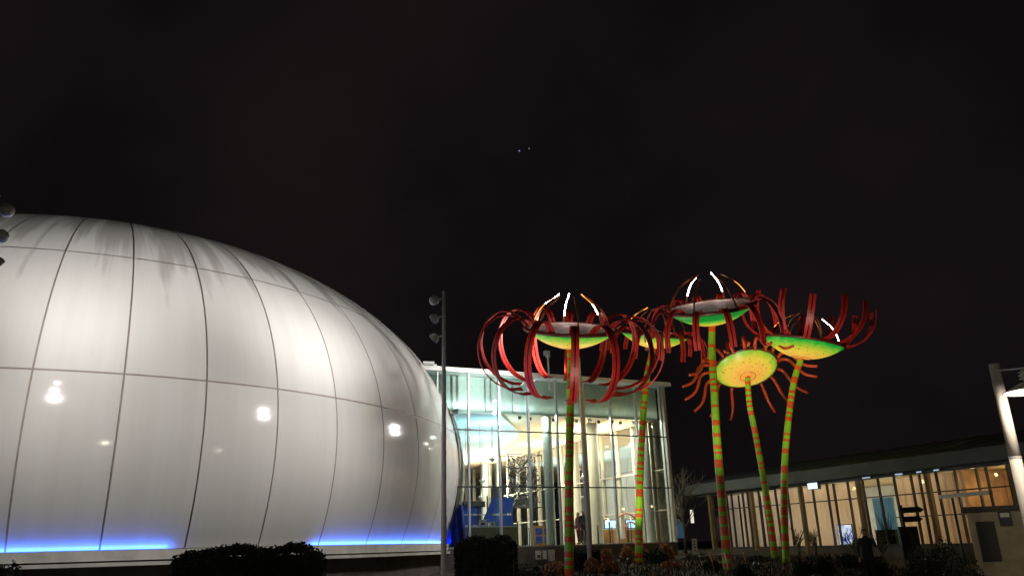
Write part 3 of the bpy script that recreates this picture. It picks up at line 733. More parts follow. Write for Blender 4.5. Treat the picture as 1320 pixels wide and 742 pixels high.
# ------------------------------------------------------------------ flower sculptures
def bowl_mat(shift=0.0):
    m, n, l, p = nodes('bowl_lit_paint')
    uv = n.new('ShaderNodeUVMap'); sp = n.new('ShaderNodeSeparateXYZ'); l.new(uv.outputs['UV'], sp.inputs['Vector'])
    nz_ = n.new('ShaderNodeTexNoise'); nz_.inputs['Scale'].default_value = 3.5; nz_.inputs['Detail'].default_value = 4
    tcn = n.new('ShaderNodeTexCoord'); l.new(tcn.outputs['Object'], nz_.inputs['Vector'])
    ma = n.new('ShaderNodeMath'); ma.operation = 'MULTIPLY_ADD'; ma.inputs[1].default_value = 0.22; l.new(nz_.outputs['Fac'], ma.inputs[0])
    sb = n.new('ShaderNodeMath'); sb.operation = 'SUBTRACT'; sb.inputs[1].default_value = 0.11 - shift
    l.new(sp.outputs['Y'], sb.inputs[0]); l.new(sb.outputs[0], ma.inputs[2])
    r = n.new('ShaderNodeValToRGB'); cr_ = r.color_ramp
    cr_.elements[0].position = 0.0; cr_.elements[0].color = (0.82, 0.33, 0.05, 1)
    cr_.elements[1].position = 1.0; cr_.elements[1].color = (0.005, 0.22, 0.025, 1)
    for pos, c in ((0.40, (0.82, 0.46, 0.07)), (0.64, (0.70, 0.54, 0.05)), (0.83, (0.26, 0.48, 0.03)), (0.94, (0.02, 0.38, 0.035))):
        e = cr_.elements.new(pos); e.color = c + (1,)
    l.new(ma.outputs[0], r.inputs['Fac'])
    # painted dark brush marks
    mp = n.new('ShaderNodeMapping'); mp.inputs['Scale'].default_value = (14, 7, 1); l.new(uv.outputs['UV'], mp.inputs['Vector'])
    vz = n.new('ShaderNodeTexNoise'); vz.inputs['Scale'].default_value = 2.2; vz.inputs['Detail'].default_value = 2; vz.inputs['Distortion'].default_value = 1.5
    l.new(mp.outputs['Vector'], vz.inputs['Vector'])
    r2 = n.new('ShaderNodeValToRGB'); r2.color_ramp.elements[0].position = 0.30; r2.color_ramp.elements[0].color = (0.35, 0.22, 0.08, 1)
    r2.color_ramp.elements[1].position = 0.35; r2.color_ramp.elements[1].color = (1, 1, 1, 1)
    l.new(vz.outputs['Fac'], r2.inputs['Fac'])
    mu = n.new('ShaderNodeMixRGB'); mu.blend_type = 'MULTIPLY'; mu.inputs['Fac'].default_value = 1.0
    l.new(r.outputs['Color'], mu.inputs['Color1']); l.new(r2.outputs['Color'], mu.inputs['Color2'])
    # small dashes painted in rings
    mp3 = n.new('ShaderNodeMapping'); mp3.inputs['Scale'].default_value = (26, 7, 1); l.new(uv.outputs['UV'], mp3.inputs['Vector'])
    vo = n.new('ShaderNodeTexVoronoi'); vo.inputs['Scale'].default_value = 1.0; vo.inputs['Randomness'].default_value = 0.55; l.new(mp3.outputs['Vector'], vo.inputs['Vector'])
    r4 = n.new('ShaderNodeValToRGB'); r4.color_ramp.elements[0].position = 0.10; r4.color_ramp.elements[0].color = (0.42, 0.28, 0.10, 1)
    r4.color_ramp.elements[1].position = 0.17; r4.color_ramp.elements[1].color = (1, 1, 1, 1)
    l.new(vo.outputs['Distance'], r4.inputs['Fac'])
    m4 = n.new('ShaderNodeMixRGB'); m4.blend_type = 'MULTIPLY'; m4.inputs['Fac'].default_value = 1.0
    l.new(mu.outputs['Color'], m4.inputs['Color1']); l.new(r4.outputs['Color'], m4.inputs['Color2'])
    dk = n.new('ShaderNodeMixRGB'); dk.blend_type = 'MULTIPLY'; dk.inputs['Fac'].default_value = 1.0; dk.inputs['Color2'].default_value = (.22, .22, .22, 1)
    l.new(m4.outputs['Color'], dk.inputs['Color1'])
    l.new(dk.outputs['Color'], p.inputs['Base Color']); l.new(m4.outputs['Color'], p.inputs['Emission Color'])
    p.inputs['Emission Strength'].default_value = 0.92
    p.inputs['Roughness'].default_value = 0.3
    return m
def top_mat():
    m, n, l, p = nodes('solar_disc')
    t = n.new('ShaderNodeTexCoord'); mp = n.new('ShaderNodeMapping'); mp.inputs['Scale'].default_value = (1.2, 4.0, 1)
    l.new(t.outputs['Object'], mp.inputs['Vector'])
    z = n.new('ShaderNodeTexNoise'); z.inputs['Scale'].default_value = 1.6; z.inputs['Detail'].default_value = 5; z.inputs['Distortion'].default_value = 0.6
    l.new(mp.outputs['Vector'], z.inputs['Vector'])
    r = n.new('ShaderNodeValToRGB'); r.color_ramp.elements[0].position = 0.38; r.color_ramp.elements[0].color = (0.32, 0.17, 0.14, 1)
    r.color_ramp.elements[1].position = 0.6; r.color_ramp.elements[1].color = (0.92, 0.66, 0.60, 1)
    l.new(z.outputs['Fac'], r.inputs['Fac']); l.new(r.outputs['Color'], p.inputs['Base Color'])
    p.inputs['Roughness'].default_value = 0.6; p.inputs['Specular IOR Level'].default_value = 0.15
    return m
M['bowl'] = bowl_mat(); M['bowl_green'] = bowl_mat(0.24); M['bowl_orange'] = bowl_mat(-0.09); M['bowl_mid'] = bowl_mat(0.04); M['top'] = top_mat()

def spline(pts, n):
    """Catmull-Rom through pts"""
    P = [Vector(p) for p in pts]; P = [P[0]*2-P[1]] + P + [P[-1]*2-P[-2]]
    out = []
    for i in range(1, len(P)-2):
        for k in range(n):
            t = k/n; a, b_, c, d_ = P[i-1], P[i], P[i+1], P[i+2]
            out.append(0.5*((2*b_) + (c-a)*t + (2*a-5*b_+4*c-d_)*t*t + (-a+3*b_-3*c+d_)*t**3))
    out.append(P[-2]); return out

def petal_mesh(prof, R, width, mats, tail=False, round_=False):
    pts = spline([(r*R, 0, h*R) for r, h in prof], 5)
    b = MB(); N = len(pts)
    if round_:
        b.tube(pts, [width*0.5*(1-0.25*i/(N-1)) for i in range(N)], 8)
        return b.mesh('petal', mats, True)
    Y = Vector((0, 1, 0)); th = width*0.075
    def strip(y0, y1, n0, n1, mi):
        n = len(b.v)
        for i, p in enumerate(pts):
            t = (pts[min(i+1, N-1)]-pts[max(i-1, 0)]).normalized(); nr = t.cross(Y)
            k = 1.0
            if tail and i >= N-4: k = 1.0 + 0.16*(i-(N-4)) if (y0+y1) != 0 else max(0.1, 1-0.3*(i-(N-4)))
            for (yy, nn) in ((y0*k, n0), (y1*k, n0), (y1*k, n1), (y0*k, n1)):
                b.v.append(tuple(p + Y*yy + nr*nn))
        for i in range(N-1):
            for q in range(4):
                q2 = (q+1) % 4; b.face((n+i*4+q, n+i*4+q2, n+(i+1)*4+q2, n+(i+1)*4+q), mi)
        b.face((n, n+3, n+2, n+1), mi); e = n+(N-1)*4; b.face((e, e+1, e+2, e+3), mi)
    w = width/2
    strip(-w, -w*0.20, -th, th, 0); strip(w*0.20, w, -th, th, 0); strip(-w*0.20, w*0.20, -th*0.25, th*0.25, 1)
    return b.mesh('petal', mats)

def flower(label, base, stem_px, yb, cpx, Y, R, alpha, beta, prof, npet, pw, off, mats, seed, tail=False, round_=False, lit=(), soff=-80, bowl='bowl', r_stem=0.19, depth=0.42, taper=True):
    rg = random.Random(seed)
    C = px(cpx[0], cpx[1], Y)
    vw = Vector((C.x, C.y, 0)).normalized(); rt = Vector((vw.y, -vw.x, 0))   # bearing from the plaza
    n_ = (rt*math.tan(R_(beta)) - vw*math.tan(R_(alpha)) + Vector((0, 0, 1))).normalized()
    apex = C - n_*depth*R
    base = Vector(base)
    root = tag(empty('flower_sculpture', base), label, 'flower sculpture', 'giant metal flower sculptures')
    # stem
    pts = [base - Vector((0, 0, 0.1))]
    for (x, y) in stem_px:
        w = (y - stem_px[0][1]) / ((stem_px[-1][1]-20) - stem_px[0][1])
        pts.append(px(x, y, yb + (apex.y - yb)*max(0, min(1, w))))
    pts.append(apex + n_*0.12)
    sp_ = spline(pts, 12)
    # resample evenly
    L = [0]
    for a, c in zip(sp_[:-1], sp_[1:]): L.append(L[-1] + (c-a).length)
    step = 0.06; res, k, dist = [], 0, 0.0
    while dist < L[-1]:
        while L[k+1] < dist: k += 1
        t = (dist-L[k])/max(1e-6, L[k+1]-L[k]); res.append(sp_[k].lerp(sp_[k+1], t) - base); dist += step
    res.append(sp_[-1]-base)
    mi = []; cur = 0
    while len(mi) < len(res):
        ln = rg.choice((2, 3, 4, 6, 10)) if cur == 0 else rg.choice((2, 2, 3, 4, 6))
        mi += [cur]*ln; cur = 1-cur
    b = MB(); nn = len(res)
    b.tube(res, [r_stem*(1.06-0.18*i/nn) * (1 if i > 8 or not taper else 0.62+0.045*i) for i in range(nn)], 14, mats=mi[:nn-1])
    b.build('stem', [M['stem_green'], M['stem_orange']], root, True)
    xa = (rt - n_*n_.dot(rt)).normalized(); ya = n_.cross(xa)
    Hm = Matrix.Translation(C - base) @ Matrix(((xa.x, ya.x, n_.x, 0), (xa.y, ya.y, n_.y, 0), (xa.z, ya.z, n_.z, 0), (0, 0, 0, 1)))
    # bowl
    me = bpy.data.meshes.new('bowl'); seg, rings = 56, 16; V, F, UVs = [], [], []
    for i in range(rings+1):
        a = i/rings; r = math.sin(a*math.pi/2)**0.93*R if i else 0.02*R; h = -depth*R*(1-(r/R)**2.1)
        for k in range(seg):
            an = 2*math.pi*k/seg; V.append((r*math.cos(an), r*math.sin(an), h)); UVs.append((k/seg, r/R))
    for i in range(rings):
        for k in range(seg):
            k2 = (k+1) % seg; F.append((i*seg+k, (i+1)*seg+k, (i+1)*seg+k2, i*seg+k2))
    me.from_pydata(V, [], F); ul = me.uv_layers.new(name='UVMap')
    for li, lp in enumerate(me.loops): ul.data[li].uv = UVs[lp.vertex_index]
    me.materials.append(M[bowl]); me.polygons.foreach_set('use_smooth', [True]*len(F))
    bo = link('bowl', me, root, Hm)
    b = MB(); q = 0.24*R; hh = -depth*R*(1-0.24**2.1)
    b.tube([(q*math.cos(2*math.pi*i/24), q*math.sin(2*math.pi*i/24), hh-0.005) for i in range(25)], 0.018, 5, cap=False); b.build('bowl_ring', M['stamen'], bo)
    b = MB(); b.lathe([(0, 0.10*R), (0.3*R, 0.085*R), (0.65*R, 0.05*R), (0.985*R, 0.0)], 56); b.build('top_disc', M['top'], root, True).matrix_local = Hm
    b = MB(); b.lathe([(0.97*R, 0.03*R), (1.015*R, 0.03*R), (1.03*R, -0.01*R), (1.0*R, -0.045*R), (0.965*R, -0.03*R), (0.97*R, 0.03*R)], 56); b.build('rim', M['rim'], root, True).matrix_local = Hm
    pm = petal_mesh(prof, R, pw, mats, tail, round_)
    for k in range(npet):
        an = -math.pi/2 + 2*math.pi*(k+off)/npet + rg.uniform(-.03, .03)
        link('petal', pm, root, Hm @ Matrix.Rotation(an, 4, 'Z') @ Matrix.Rotation(rg.uniform(-.04, .04), 4, 'Y'))
    sprof = spline([(0.90*R, 0, 0.0), (0.80*R, 0, 0.26*R), (0.62*R, 0, 0.50*R), (0.30*R, 0, 0.72*R)], 6)
    N = len(sprof)
    b = MB(); b.tube(sprof, [0.045]*(N-2)+[0.035, 0.03], 6); sm = b.mesh('stamen', [M['stamen']], True)
    for k in range(6):
        an = R_(soff + 60*k)
        so = link('stamen', sm, root, Hm @ Matrix.Rotation(an, 4, 'Z'))
        for (kk, a, c, mm) in lit:
            if kk == k:
                b = MB(); b.tube([p + Vector((-0.052, 0, 0.01)) for p in sprof[int(a*(N-1)):int(c*(N-1))+1]], 0.027, 6); b.build('light_strip', M[mm], so, True)
    return C, n_

def bz(x, y, Y):
    p = px(x, y, Y); p.z = gz(p.x, p.y); return p
PET1 = [(0.93, 0.0), (1.18, 0.24), (1.55, 0.27), (1.86, 0.02), (1.98, -0.40), (1.88, -0.82), (1.62, -1.12), (1.28, -1.27), (1.02, -1.28)]
PET2 = [(0.92, 0.0), (1.08, 0.11), (1.28, 0.07), (1.44, -0.14), (1.52, -0.38), (1.54, -0.64)]
PET3 = [(0.92, 0.0), (1.20, 0.06), (1.47, 0.28), (1.62, 0.62), (1.61, 1.02)]
PET5 = [(0.94, 0.0), (1.16, 0.22), (1.42, 0.16), (1.60, -0.22), (1.78, -0.44), (2.08, -0.56)]
red = [M['red'], M['groove']]; orr = [M['orange_red'], M['groove']]
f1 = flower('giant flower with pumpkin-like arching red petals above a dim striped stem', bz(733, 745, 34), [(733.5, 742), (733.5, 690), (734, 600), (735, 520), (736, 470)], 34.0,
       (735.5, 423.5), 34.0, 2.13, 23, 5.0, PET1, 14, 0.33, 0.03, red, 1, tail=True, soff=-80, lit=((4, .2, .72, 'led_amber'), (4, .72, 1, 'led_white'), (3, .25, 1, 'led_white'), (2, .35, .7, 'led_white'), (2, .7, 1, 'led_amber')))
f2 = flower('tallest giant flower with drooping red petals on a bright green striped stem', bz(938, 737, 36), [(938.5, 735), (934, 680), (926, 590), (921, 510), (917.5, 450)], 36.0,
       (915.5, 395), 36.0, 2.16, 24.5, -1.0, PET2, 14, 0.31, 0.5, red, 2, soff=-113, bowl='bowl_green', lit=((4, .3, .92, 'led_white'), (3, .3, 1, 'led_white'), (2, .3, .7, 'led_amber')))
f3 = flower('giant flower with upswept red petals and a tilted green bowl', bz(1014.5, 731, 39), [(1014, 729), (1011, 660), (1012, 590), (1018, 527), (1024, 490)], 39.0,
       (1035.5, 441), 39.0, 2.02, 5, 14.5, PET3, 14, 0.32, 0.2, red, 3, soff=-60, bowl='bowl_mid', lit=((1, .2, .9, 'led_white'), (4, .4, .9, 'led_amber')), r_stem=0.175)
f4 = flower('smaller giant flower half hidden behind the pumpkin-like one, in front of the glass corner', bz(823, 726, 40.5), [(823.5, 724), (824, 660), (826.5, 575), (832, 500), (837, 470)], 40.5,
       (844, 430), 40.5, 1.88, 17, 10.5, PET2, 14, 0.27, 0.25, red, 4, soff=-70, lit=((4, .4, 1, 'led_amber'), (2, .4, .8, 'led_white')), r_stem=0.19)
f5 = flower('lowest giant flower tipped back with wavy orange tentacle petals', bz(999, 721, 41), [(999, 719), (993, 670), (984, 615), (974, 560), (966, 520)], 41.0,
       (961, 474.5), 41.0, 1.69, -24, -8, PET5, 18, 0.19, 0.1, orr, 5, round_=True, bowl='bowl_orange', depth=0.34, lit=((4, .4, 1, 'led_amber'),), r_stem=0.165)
# ground floodlights at the flower feet
def uplight(p, aim, e, label, spot=46, c=(1.0, 0.93, 0.80)):
    root = tag(empty('ground_floodlight', p), label, 'floodlight', 'ground floodlights at the flowers')
    d_ = (Vector(aim)-Vector(p)).normalized(); q = Matrix.Translation((0, 0, 0.32)) @ d_.to_track_quat('Z', 'Y').to_matrix().to_4x4()
    b = MB(); b.lathe([(0, -.16), (.09, -.14), (.12, 0), (.13, .10), (.11, .10), (.10, .02)], 14); b.build('housing', M['dark_metal'], root, True).matrix_local = q
    b = MB(); b.lathe([(.105, .03), (0, .035)], 14); b.build('lens', M['lens'], root).matrix_local = q
    b = MB(); b.tube([(0, 0, -0.05), (0, 0, .22)], 0.02, 6); b.build('stake', M['dark_metal'], root)
    light('uplight', 'SPOT', Vector((0, 0, .32)) + d_*0.14, e, c, d_, root, spot_size=R_(spot), spot_blend=0.7, shadow_soft_size=0.08)
def up_at(x, Y, dx=0): p = px(x, 735, Y); p.z = gz(p.x, p.y); return p
uplight(up_at(912, 28.0), f2[0]-Vector((0.3, 0, 3.0)), 3600, 'small ground floodlight aimed up the tallest flower stem', 48)
uplight(up_at(812, 38.5), px(830, 540, 40.5), 700, 'glaring ground floodlight beside the stem in front of the glass corner', 75)
uplight(up_at(1050, 27.0), f3[0]-Vector((0.2, 0, 1.5)), 3800, 'small ground floodlight aimed at the flower with upswept petals', 36)
uplight(up_at(975, 34.5), f5[0]-Vector((-0.3, 0, 1.5)), 700, 'small ground floodlight aimed at the flower tipped back', 42)
uplight(up_at(738, 24.0), f1[0]+Vector((0, 0, 0.3)), 2600, 'small ground floodlight aimed up at the pumpkin-like flower', 31)

# ------------------------------------------------------------------ right pavilion
B0 = Vector((15.6, 43.0, 0))
RF, RE = 1.10, 4.42
pav = tag(empty('pavilion', B0), 'long low pavilion with glowing curtained windows under a deep grey eave', 'building')
def rp3(t, o, z): return VA*t + UA*o + ZA*z
def rbox(b, t0, t1, o0, o1, z0, z1, m=0): b.frame_box(rp3(t0, o0, z0), VA*(t1-t0), UA*(o1-o0), ZA*(z1-z0), m)
TL, TR = 10.4, -20.0
b = MB(); rbox(b, TR, TL, 1.3, 12, 0.2, RF); b.build('floor_slab', M['plinth'], pav)
b = MB()  # roof: fascia, soffit, slope
rbox(b, TR, TL, -0.35, -0.22, RE+0.02, RE+0.62); b.build('fascia', M['fascia'], pav)
b = MB(); rbox(b, TR, TL, -0.22, 12, RE+0.02, RE+0.14); b.build('eave_soffit', M['soffit_wood'], pav)
b = MB(); a0, a1, a2, a3 = rp3(TR, -0.22, RE+0.60), rp3(TL, -0.22, RE+0.60), rp3(TL, 5.0, RE+1.75), rp3(TR, 5.0, RE+1.75)
b.quad(a0, a3, a2, a1); b.quad(a0-ZA*.1, a1-ZA*.1, a2-ZA*.1, a3-ZA*.1); b.quad(a3, rp3(TR, 12, RE+.6), rp3(TL, 12, RE+.6), a2); b.build('roof', M['roof'], pav)
for t in [TR + 1.2*i for i in range(25)]:
    b = MB(); p0, p1_ = rp3(t, -0.24, RE+0.63), rp3(t, 5.0, RE+1.78); b.frame_box(p0, p1_-p0, VA*0.05, ZA*0.02); b.build('roof_seam', M['roof'], pav)
b = MB(); rbox(b, TR, TL, -0.10, 0.02, RE-0.16, RE+0.015); b.build('eave_beam', M['dark_metal'], pav)
ct = [7.74+0.65, 4.55, 0.62, -3.31, -7.25, -11.2, -15.1]
for t in ct:
    b = MB(); g_ = (B0 + rp3(t, 0, 0)); zb = gz(g_.x, g_.y)-0.05
    b.frame_box(rp3(t-0.09, -0.11, zb), VA*0.18, UA*0.22, ZA*(RE-0.16-zb)); b.build('column', M['column_tan'], pav)
GO = 1.5
rg = random.Random(21)
mt = []; t = TL-0.4
while t > TR: mt.append(t); t -= rg.choice((0.98, 0.98, 1.06, 0.46))
for t in mt:
    b = MB(); rbox(b, t-0.04, t+0.04, GO-0.06, GO+0.06, RF, RE); b.build('mullion', M['frame_dark'], pav)
b = MB(); rbox(b, TR, TL-0.4, GO-0.075, GO-0.06, 3.46, 3.52); b.build('transom', M['frame_dark'], pav)
b = MB(); rbox(b, TR, -4.0, GO-0.075, GO-0.06, 2.42, 2.47); b.build('transom', M['frame_dark'], pav)
b = MB(); rbox(b, TR, TL-0.4, GO-0.08, GO+0.08, RF-0.12, RF+0.10); b.build('sill', M['frame_dark'], pav)
for a, c in zip(mt[:-1], mt[1:]):
    b = MB(); b.quad(rp3(a-0.04, GO, RF), rp3(c+0.04, GO, RF), rp3(c+0.04, GO, RE), rp3(a-0.04, GO, RE)); b.build('pane', M['glass_r'], pav)
# curtains
t = TL-0.5
k = 0
while t > -7.0:
    w_ = 1.9; n = 24; b = MB(); zb = RF+0.05
    if k not in (6, 9):
        for i in range(n+1):
            u = i/n; o_ = GO+0.45+0.07*math.sin(u*30+k)+0.02*math.sin(u*71)
            b.v += [tuple(rp3(t-w_*u, o_, zb)), tuple(rp3(t-w_*u, o_, RE-0.08))]
        for i in range(n): b.face((2*i, 2*i+2, 2*i+3, 2*i+1))
        b.build('curtain', M['curtain'], pav, True)
    t -= w_+0.05; k += 1
b = MB(); rbox(b, TR, -7.35, 5.2, 5.35, RF, RE); b.build('amber_back_wall', M['amber_wall'], pav)
b = MB(); rbox(b, TR, TL, 7.5, 7.6, RF, RE); b.build('back_wall', M['wall_w'], pav)
b = MB(); rbox(b, -7.3, -7.2, GO+0.75, 7.5, RF, RE); b.build('partition', M['amber_wall'], pav)
for k in range(7):
    t = -8.0 - 1.7*k
    b = MB(); rbox(b, t-0.35, t+0.35, 5.08, 5.19, RF+0.3+0.2*(k % 2), 3.0+0.3*(k % 3)); b.build('wall_panel', M['wood' if k % 2 else 'curtain'], pav)
for k in range(26):
    t, z = -7.6-rg.random()*7.5, RF+0.2+rg.random()*2.9
    b = MB(); b.lathe([(0, -.03), (.03, 0), (0, .03)], 6, c=rp3(t, 4.4+rg.random()*.5, z)); b.build('bulb', M['lamp_glow'], pav)
for t, e, c in ((8.2, 6, (0.92, 0.95, 1.0)), (5.0, 7, (1, .88, .72)), (1.6, 8, (1, .84, .64)), (-1.8, 8, (1, .82, .62)), (-5.2, 6, (1, .8, .58))):
    light('window_light', 'AREA', rp3(t, GO+0.13, RE-0.12), e, c, UA*0.55 - ZA, pav, shape='RECTANGLE', size=3.0, size_y=0.12).rotation_euler.rotate_axis('Z', R_(0))
for t, e, c in ((8.4, 95, (.95, .95, 1)), (5.2, 120, (1, .90, .76)), (2.0, 150, (1, .84, .60)), (-1.2, 150, (1, .82, .56)), (-4.8, 120, (1, .76, .48))):
    light('room_light', 'POINT', rp3(t, 4.6, 2.5), e, c, None, pav, shadow_soft_size=0.3)
for t, e in ((-9.0, 60), (-12.0, 70), (-15.5, 70)):
    light('room_light', 'POINT', rp3(t, 3.2, 3.5), e, (1.0, 0.72, 0.38), None, pav, shadow_soft_size=0.2)
for t, e in ((7.0, 3), (3.0, 5), (-1.0, 6), (-5.2, 9), (-9.0, 9)):
    light('eave_light', 'POINT', rp3(t, 0.75, RE-0.35), e, (1.0, 0.78, 0.40), None, pav, shadow_soft_size=0.08)
for k, (t, w_) in enumerate(((-0.45, 0.75), (-4.0, 0.55), (-5.9, 0.5), (-7.0, 0.35), (-7.9, 0.35))):
    root = empty('eave_lamp', B0 + rp3(t, -0.12, RE-0.02))
    if k: tag(root, 'short cold white tube lamp under the pavilion eave', 'lamp', 'tube lamps under the eave')
    else: tag(root, 'bright blue-white light box hanging under the pavilion eave', 'light box')
    h_ = 0.36 if k == 0 else 0.12
    b = MB(); b.frame_box(-VA*w_/2-ZA*h_-UA*.03, VA*w_, UA*0.2, ZA*h_); b.build('housing', M['dark_metal'], root)
    b = MB(); b.frame_box(-VA*(w_/2-.04)-ZA*(h_-.03)-UA*.045, VA*(w_-.08), UA*0.01, ZA*(h_-.06)); b.build('diffuser', emis('tube_glow_%d' % k, (.62, .78, 1), 1.5 if k == 0 else .55), root)
# screens behind the glass
root = tag(empty('window_screen', B0 + rp3(-0.38, GO+0.25, RF+0.1)), 'glowing blue-white screen low in a curtained pavilion window', 'screen')
b = MB(); b.frame_box(-VA*.5, VA*1.0, UA*.06, ZA*1.05); b.build('bezel', M['black'], root)
scm, n_s, l_s, p_s = nodes('screen_picture')
zz = n_s.new('ShaderNodeTexNoise'); zz.inputs['Scale'].default_value = 5; rr_ = n_s.new('ShaderNodeValToRGB')
rr_.color_ramp.elements[0].position = .42; rr_.color_ramp.elements[0].color = (.10, .22, .75, 1); rr_.color_ramp.elements[1].position = .55; rr_.color_ramp.elements[1].color = (.85, .9, 1, 1)
tcs = n_s.new('ShaderNodeTexCoord'); l_s.new(tcs.outputs['Object'], zz.inputs['Vector']); l_s.new(zz.outputs['Fac'], rr_.inputs['Fac']); l_s.new(rr_.outputs['Color'], p_s.inputs['Emission Color']); p_s.inputs['Emission Strength'].default_value = 1.1
b = MB(); b.frame_box(-VA*.46-UA*.012+ZA*.04, VA*.92, UA*.01, ZA*.97); b.build('screen', scm, root)
# aqua aquarium-like window
root = tag(empty('aqua_display', B0 + rp3(-3.0, GO+0.35, RF+0.05)), 'dark leafy aqua display standing in a pavilion window', 'display')
b = MB(); b.frame_box(-VA*.62, VA*1.24, UA*.08, ZA*2.3); b.build('backlit_board', emis('aqua', (.12, .28, .34), .28), root)
for k in range(9):
    b = MB(); x = -.45+.11*k; b.tube([VA*(x*.4)-UA*.05+ZA*.2, VA*(x*.7)-UA*.06+ZA*(.9), VA*(x*1.2)-UA*.05+ZA*(1.3+.12*(k % 3))], [.03, .02, .008], 5); b.build('frond', M['leaf_dark'], root)
b = MB(); b.frame_box(-VA*.6-UA*.2, VA*1.2, UA*.19, ZA*.75); b.build('planter', M['leaf_dark'], root)

# white bracket sign bar, finger post, navy board
c = px(1212, 640, 33.8)
root = tag(empty('banner_arm', c), 'pale horizontal bar on a short mast before the amber windows', 'bar')
e_ = px(1277, 634, 30.2)
b = MB(); b.tube([(0, 0, 0), e_-c], 0.10, 4); b.build('bar', M['white_metal'], root)
b = MB(); b.tube([(e_-c)*0.25, (e_-c)*0.25 + Vector((0, 0, -2.6))], 0.05, 6); b.build('mast', M['dark_metal'], root)
c = bz(1177, 742, 33); t_ = px(1173, 650, 33)
root = tag(empty('finger_post', c), 'dark finger post with two arrow boards in front of the pavilion', 'sign post')
H = t_.z - c.z
b = MB(); b.tube([(0, 0, -0.05), (0, 0, H)], 0.06, 8); b.build('post', M['black'], root, True)
for z, L in ((H-0.32, .85), (H-0.68, .75)):
    b = MB(); b.frame_box((0.03, -0.09, z), (L-.1, .12, 0.02), (0, .04, 0), (0, 0, .22)); b.build('arrow_board', M['black'], root)
    b = MB(); o = Vector((L-.07, .03, z)); b.tri(o, o+Vector((.16, .02, .13)), o+Vector((0, 0, .22))); b.tri(o+Vector((0, .04, 0)), o+Vector((0, .04, .22)), o+Vector((.16, .06, .13))); b.build('arrow_tip', M['black'], root)
c = bz(1181, 742, 31.5)
root = tag(empty('notice_board', c), 'squat navy notice board below the finger post', 'notice board')
zt = px(1181, 677, 31.5).z - c.z
b = MB(); b.box((0, 0, zt-.62), (.78, .10, 1.2), R_(10)); b.build('board', M['navy'], root)
b = MB(); b.box((.14, -.06, zt-.6), (.36, .02, .7), R_(10)); b.build('poster', M['louvre'], root)
for x in (-.33, .33):
    b = MB(); b.tube([(x, x*.17, -.05), (x, x*.17, zt-1.0)], .04, 6); b.build('leg', M['black'], root)

# ------------------------------------------------------------------ kiosk and near street lamp
kx = px(1245, 657, 20.0); KT = kx.z
kd = Vector((0.86, -0.51, 0)).normalized(); kn = Vector((-kd.y, kd.x, 0))
root = tag(empty('utility_kiosk', (kx.x, kx.y, 0)), 'tan stucco utility kiosk with dark louvred doors and a flat black cap', 'kiosk')
def kb(name, m, a0, a1, d0, d1, z0, z1, par=None):
    b = MB(); b.frame_box(kd*a0+kn*d0+ZA*z0, kd*(a1-a0), kn*(d1-d0), ZA*(z1-z0)); return b.build(name, M[m], par or root)
kb('wall', 'kiosk', 0, 3.0, 0, 2.2, -0.05, KT-0.04)
kb('roof_cap', 'black', -0.08, 3.08, -0.10, 2.3, KT-0.04, KT+0.07)
for a in (0.15, 1.22, 2.2):
    dr = kb('louvre_door', 'louvre', a, a+0.40, -0.025, 0.01, 0.95, KT-0.28)
    for i in range(9):
        z = 1.0 + i*(KT-0.28-1.0)/9.0
        b = MB(); b.frame_box(kd*(a+.03)+kn*(-0.045)+ZA*z, kd*0.34, kn*0.018, ZA*0.05); b.build('slat', M['louvre'], dr)
sg = kb('notice', 'navy', 0.66, 0.93, -0.03, -0.005, KT-0.40, KT-0.06)
kb('notice_band', 'galv', 0.70, 0.89, -0.036, -0.031, KT-0.20, KT-0.10, sg)
def street_lamp(base, top, shade_c, label, energy):
    root = tag(empty('street_lamp', base), label, 'street lamp')
    H = top.z - base.z
    b = MB(); b.tube([(0, 0, 0), (0, 0, H*.62)], [0.115, 0.105], 16); b.build('lower_pole', M['lamp_shade'], root, True)
    b = MB(); b.lathe([(.112, H*.62-.02), (.112, H*.62+.02)], 16); b.build('collar', M['galv'], root)
    b = MB(); b.tube([(0, 0, H*.62), (0, 0, H)], [0.105, 0.095], 16); b.build('upper_pole', M['lamp_shade'], root, True)
    b = MB(); b.lathe([(0, .04), (.25, .04), (.27, 0)], 16); b.build('base_plate', M['galv'], root)
    s = shade_c - base
    arm0 = Vector((0, 0, H-0.13)); 
    b = MB(); b.tube([arm0, Vector((s.x, s.y, s.z+0.42))], 0.016, 6); b.build('arm', M['galv'], root)
    b = MB(); b.tube([Vector((0.06, 0, H-.02)), Vector((0.10, 0, H-.2))], 0.02, 6); b.build('arm_hook', M['black'], root)
    b = MB(); b.lathe([(.05, .40), (.12, .38), (.12, .22), (.06, .18)], 14, c=s)
    for i in range(3): b.lathe([(.12, .22+.06*i), (.17, .23+.06*i), (.12, .24+.06*i)], 14, c=s)
    b.build('lamp_body', M['lamp_shade'], root, True)
    b = MB(); b.lathe([(.05, .20), (.47, .0), (.48, -.02), (.46, -.02)], 32, c=s); b.build('shade', M['lamp_shade'], root, True)
    b = MB(); b.lathe([(.46, -.012), (0, -.02)], 32, c=s); b.build('diffuser', M['lamp_glow'], root)
    light('lamp_light', 'POINT', s + Vector((0, 0, -.16)), energy, (1.0, 0.85, 0.66), None, root, shadow_soft_size=0.2)
tp = px(1281, 469, 15.0); bs = Vector((tp.x, tp.y, 0))
street_lamp(bs, tp, px(1331, 503, 14.0), 'pale round street lamp post beside the tan kiosk', 105)
street_lamp(Vector((3.0, -4.5, 0)), Vector((3.0, -4.5, 4.74)), Vector((2.3, -4.1, 4.3)), 'pale street lamp added behind the camera to fill the lower dome', 700)  # unseen lamp, added as fill for the underside of the dome

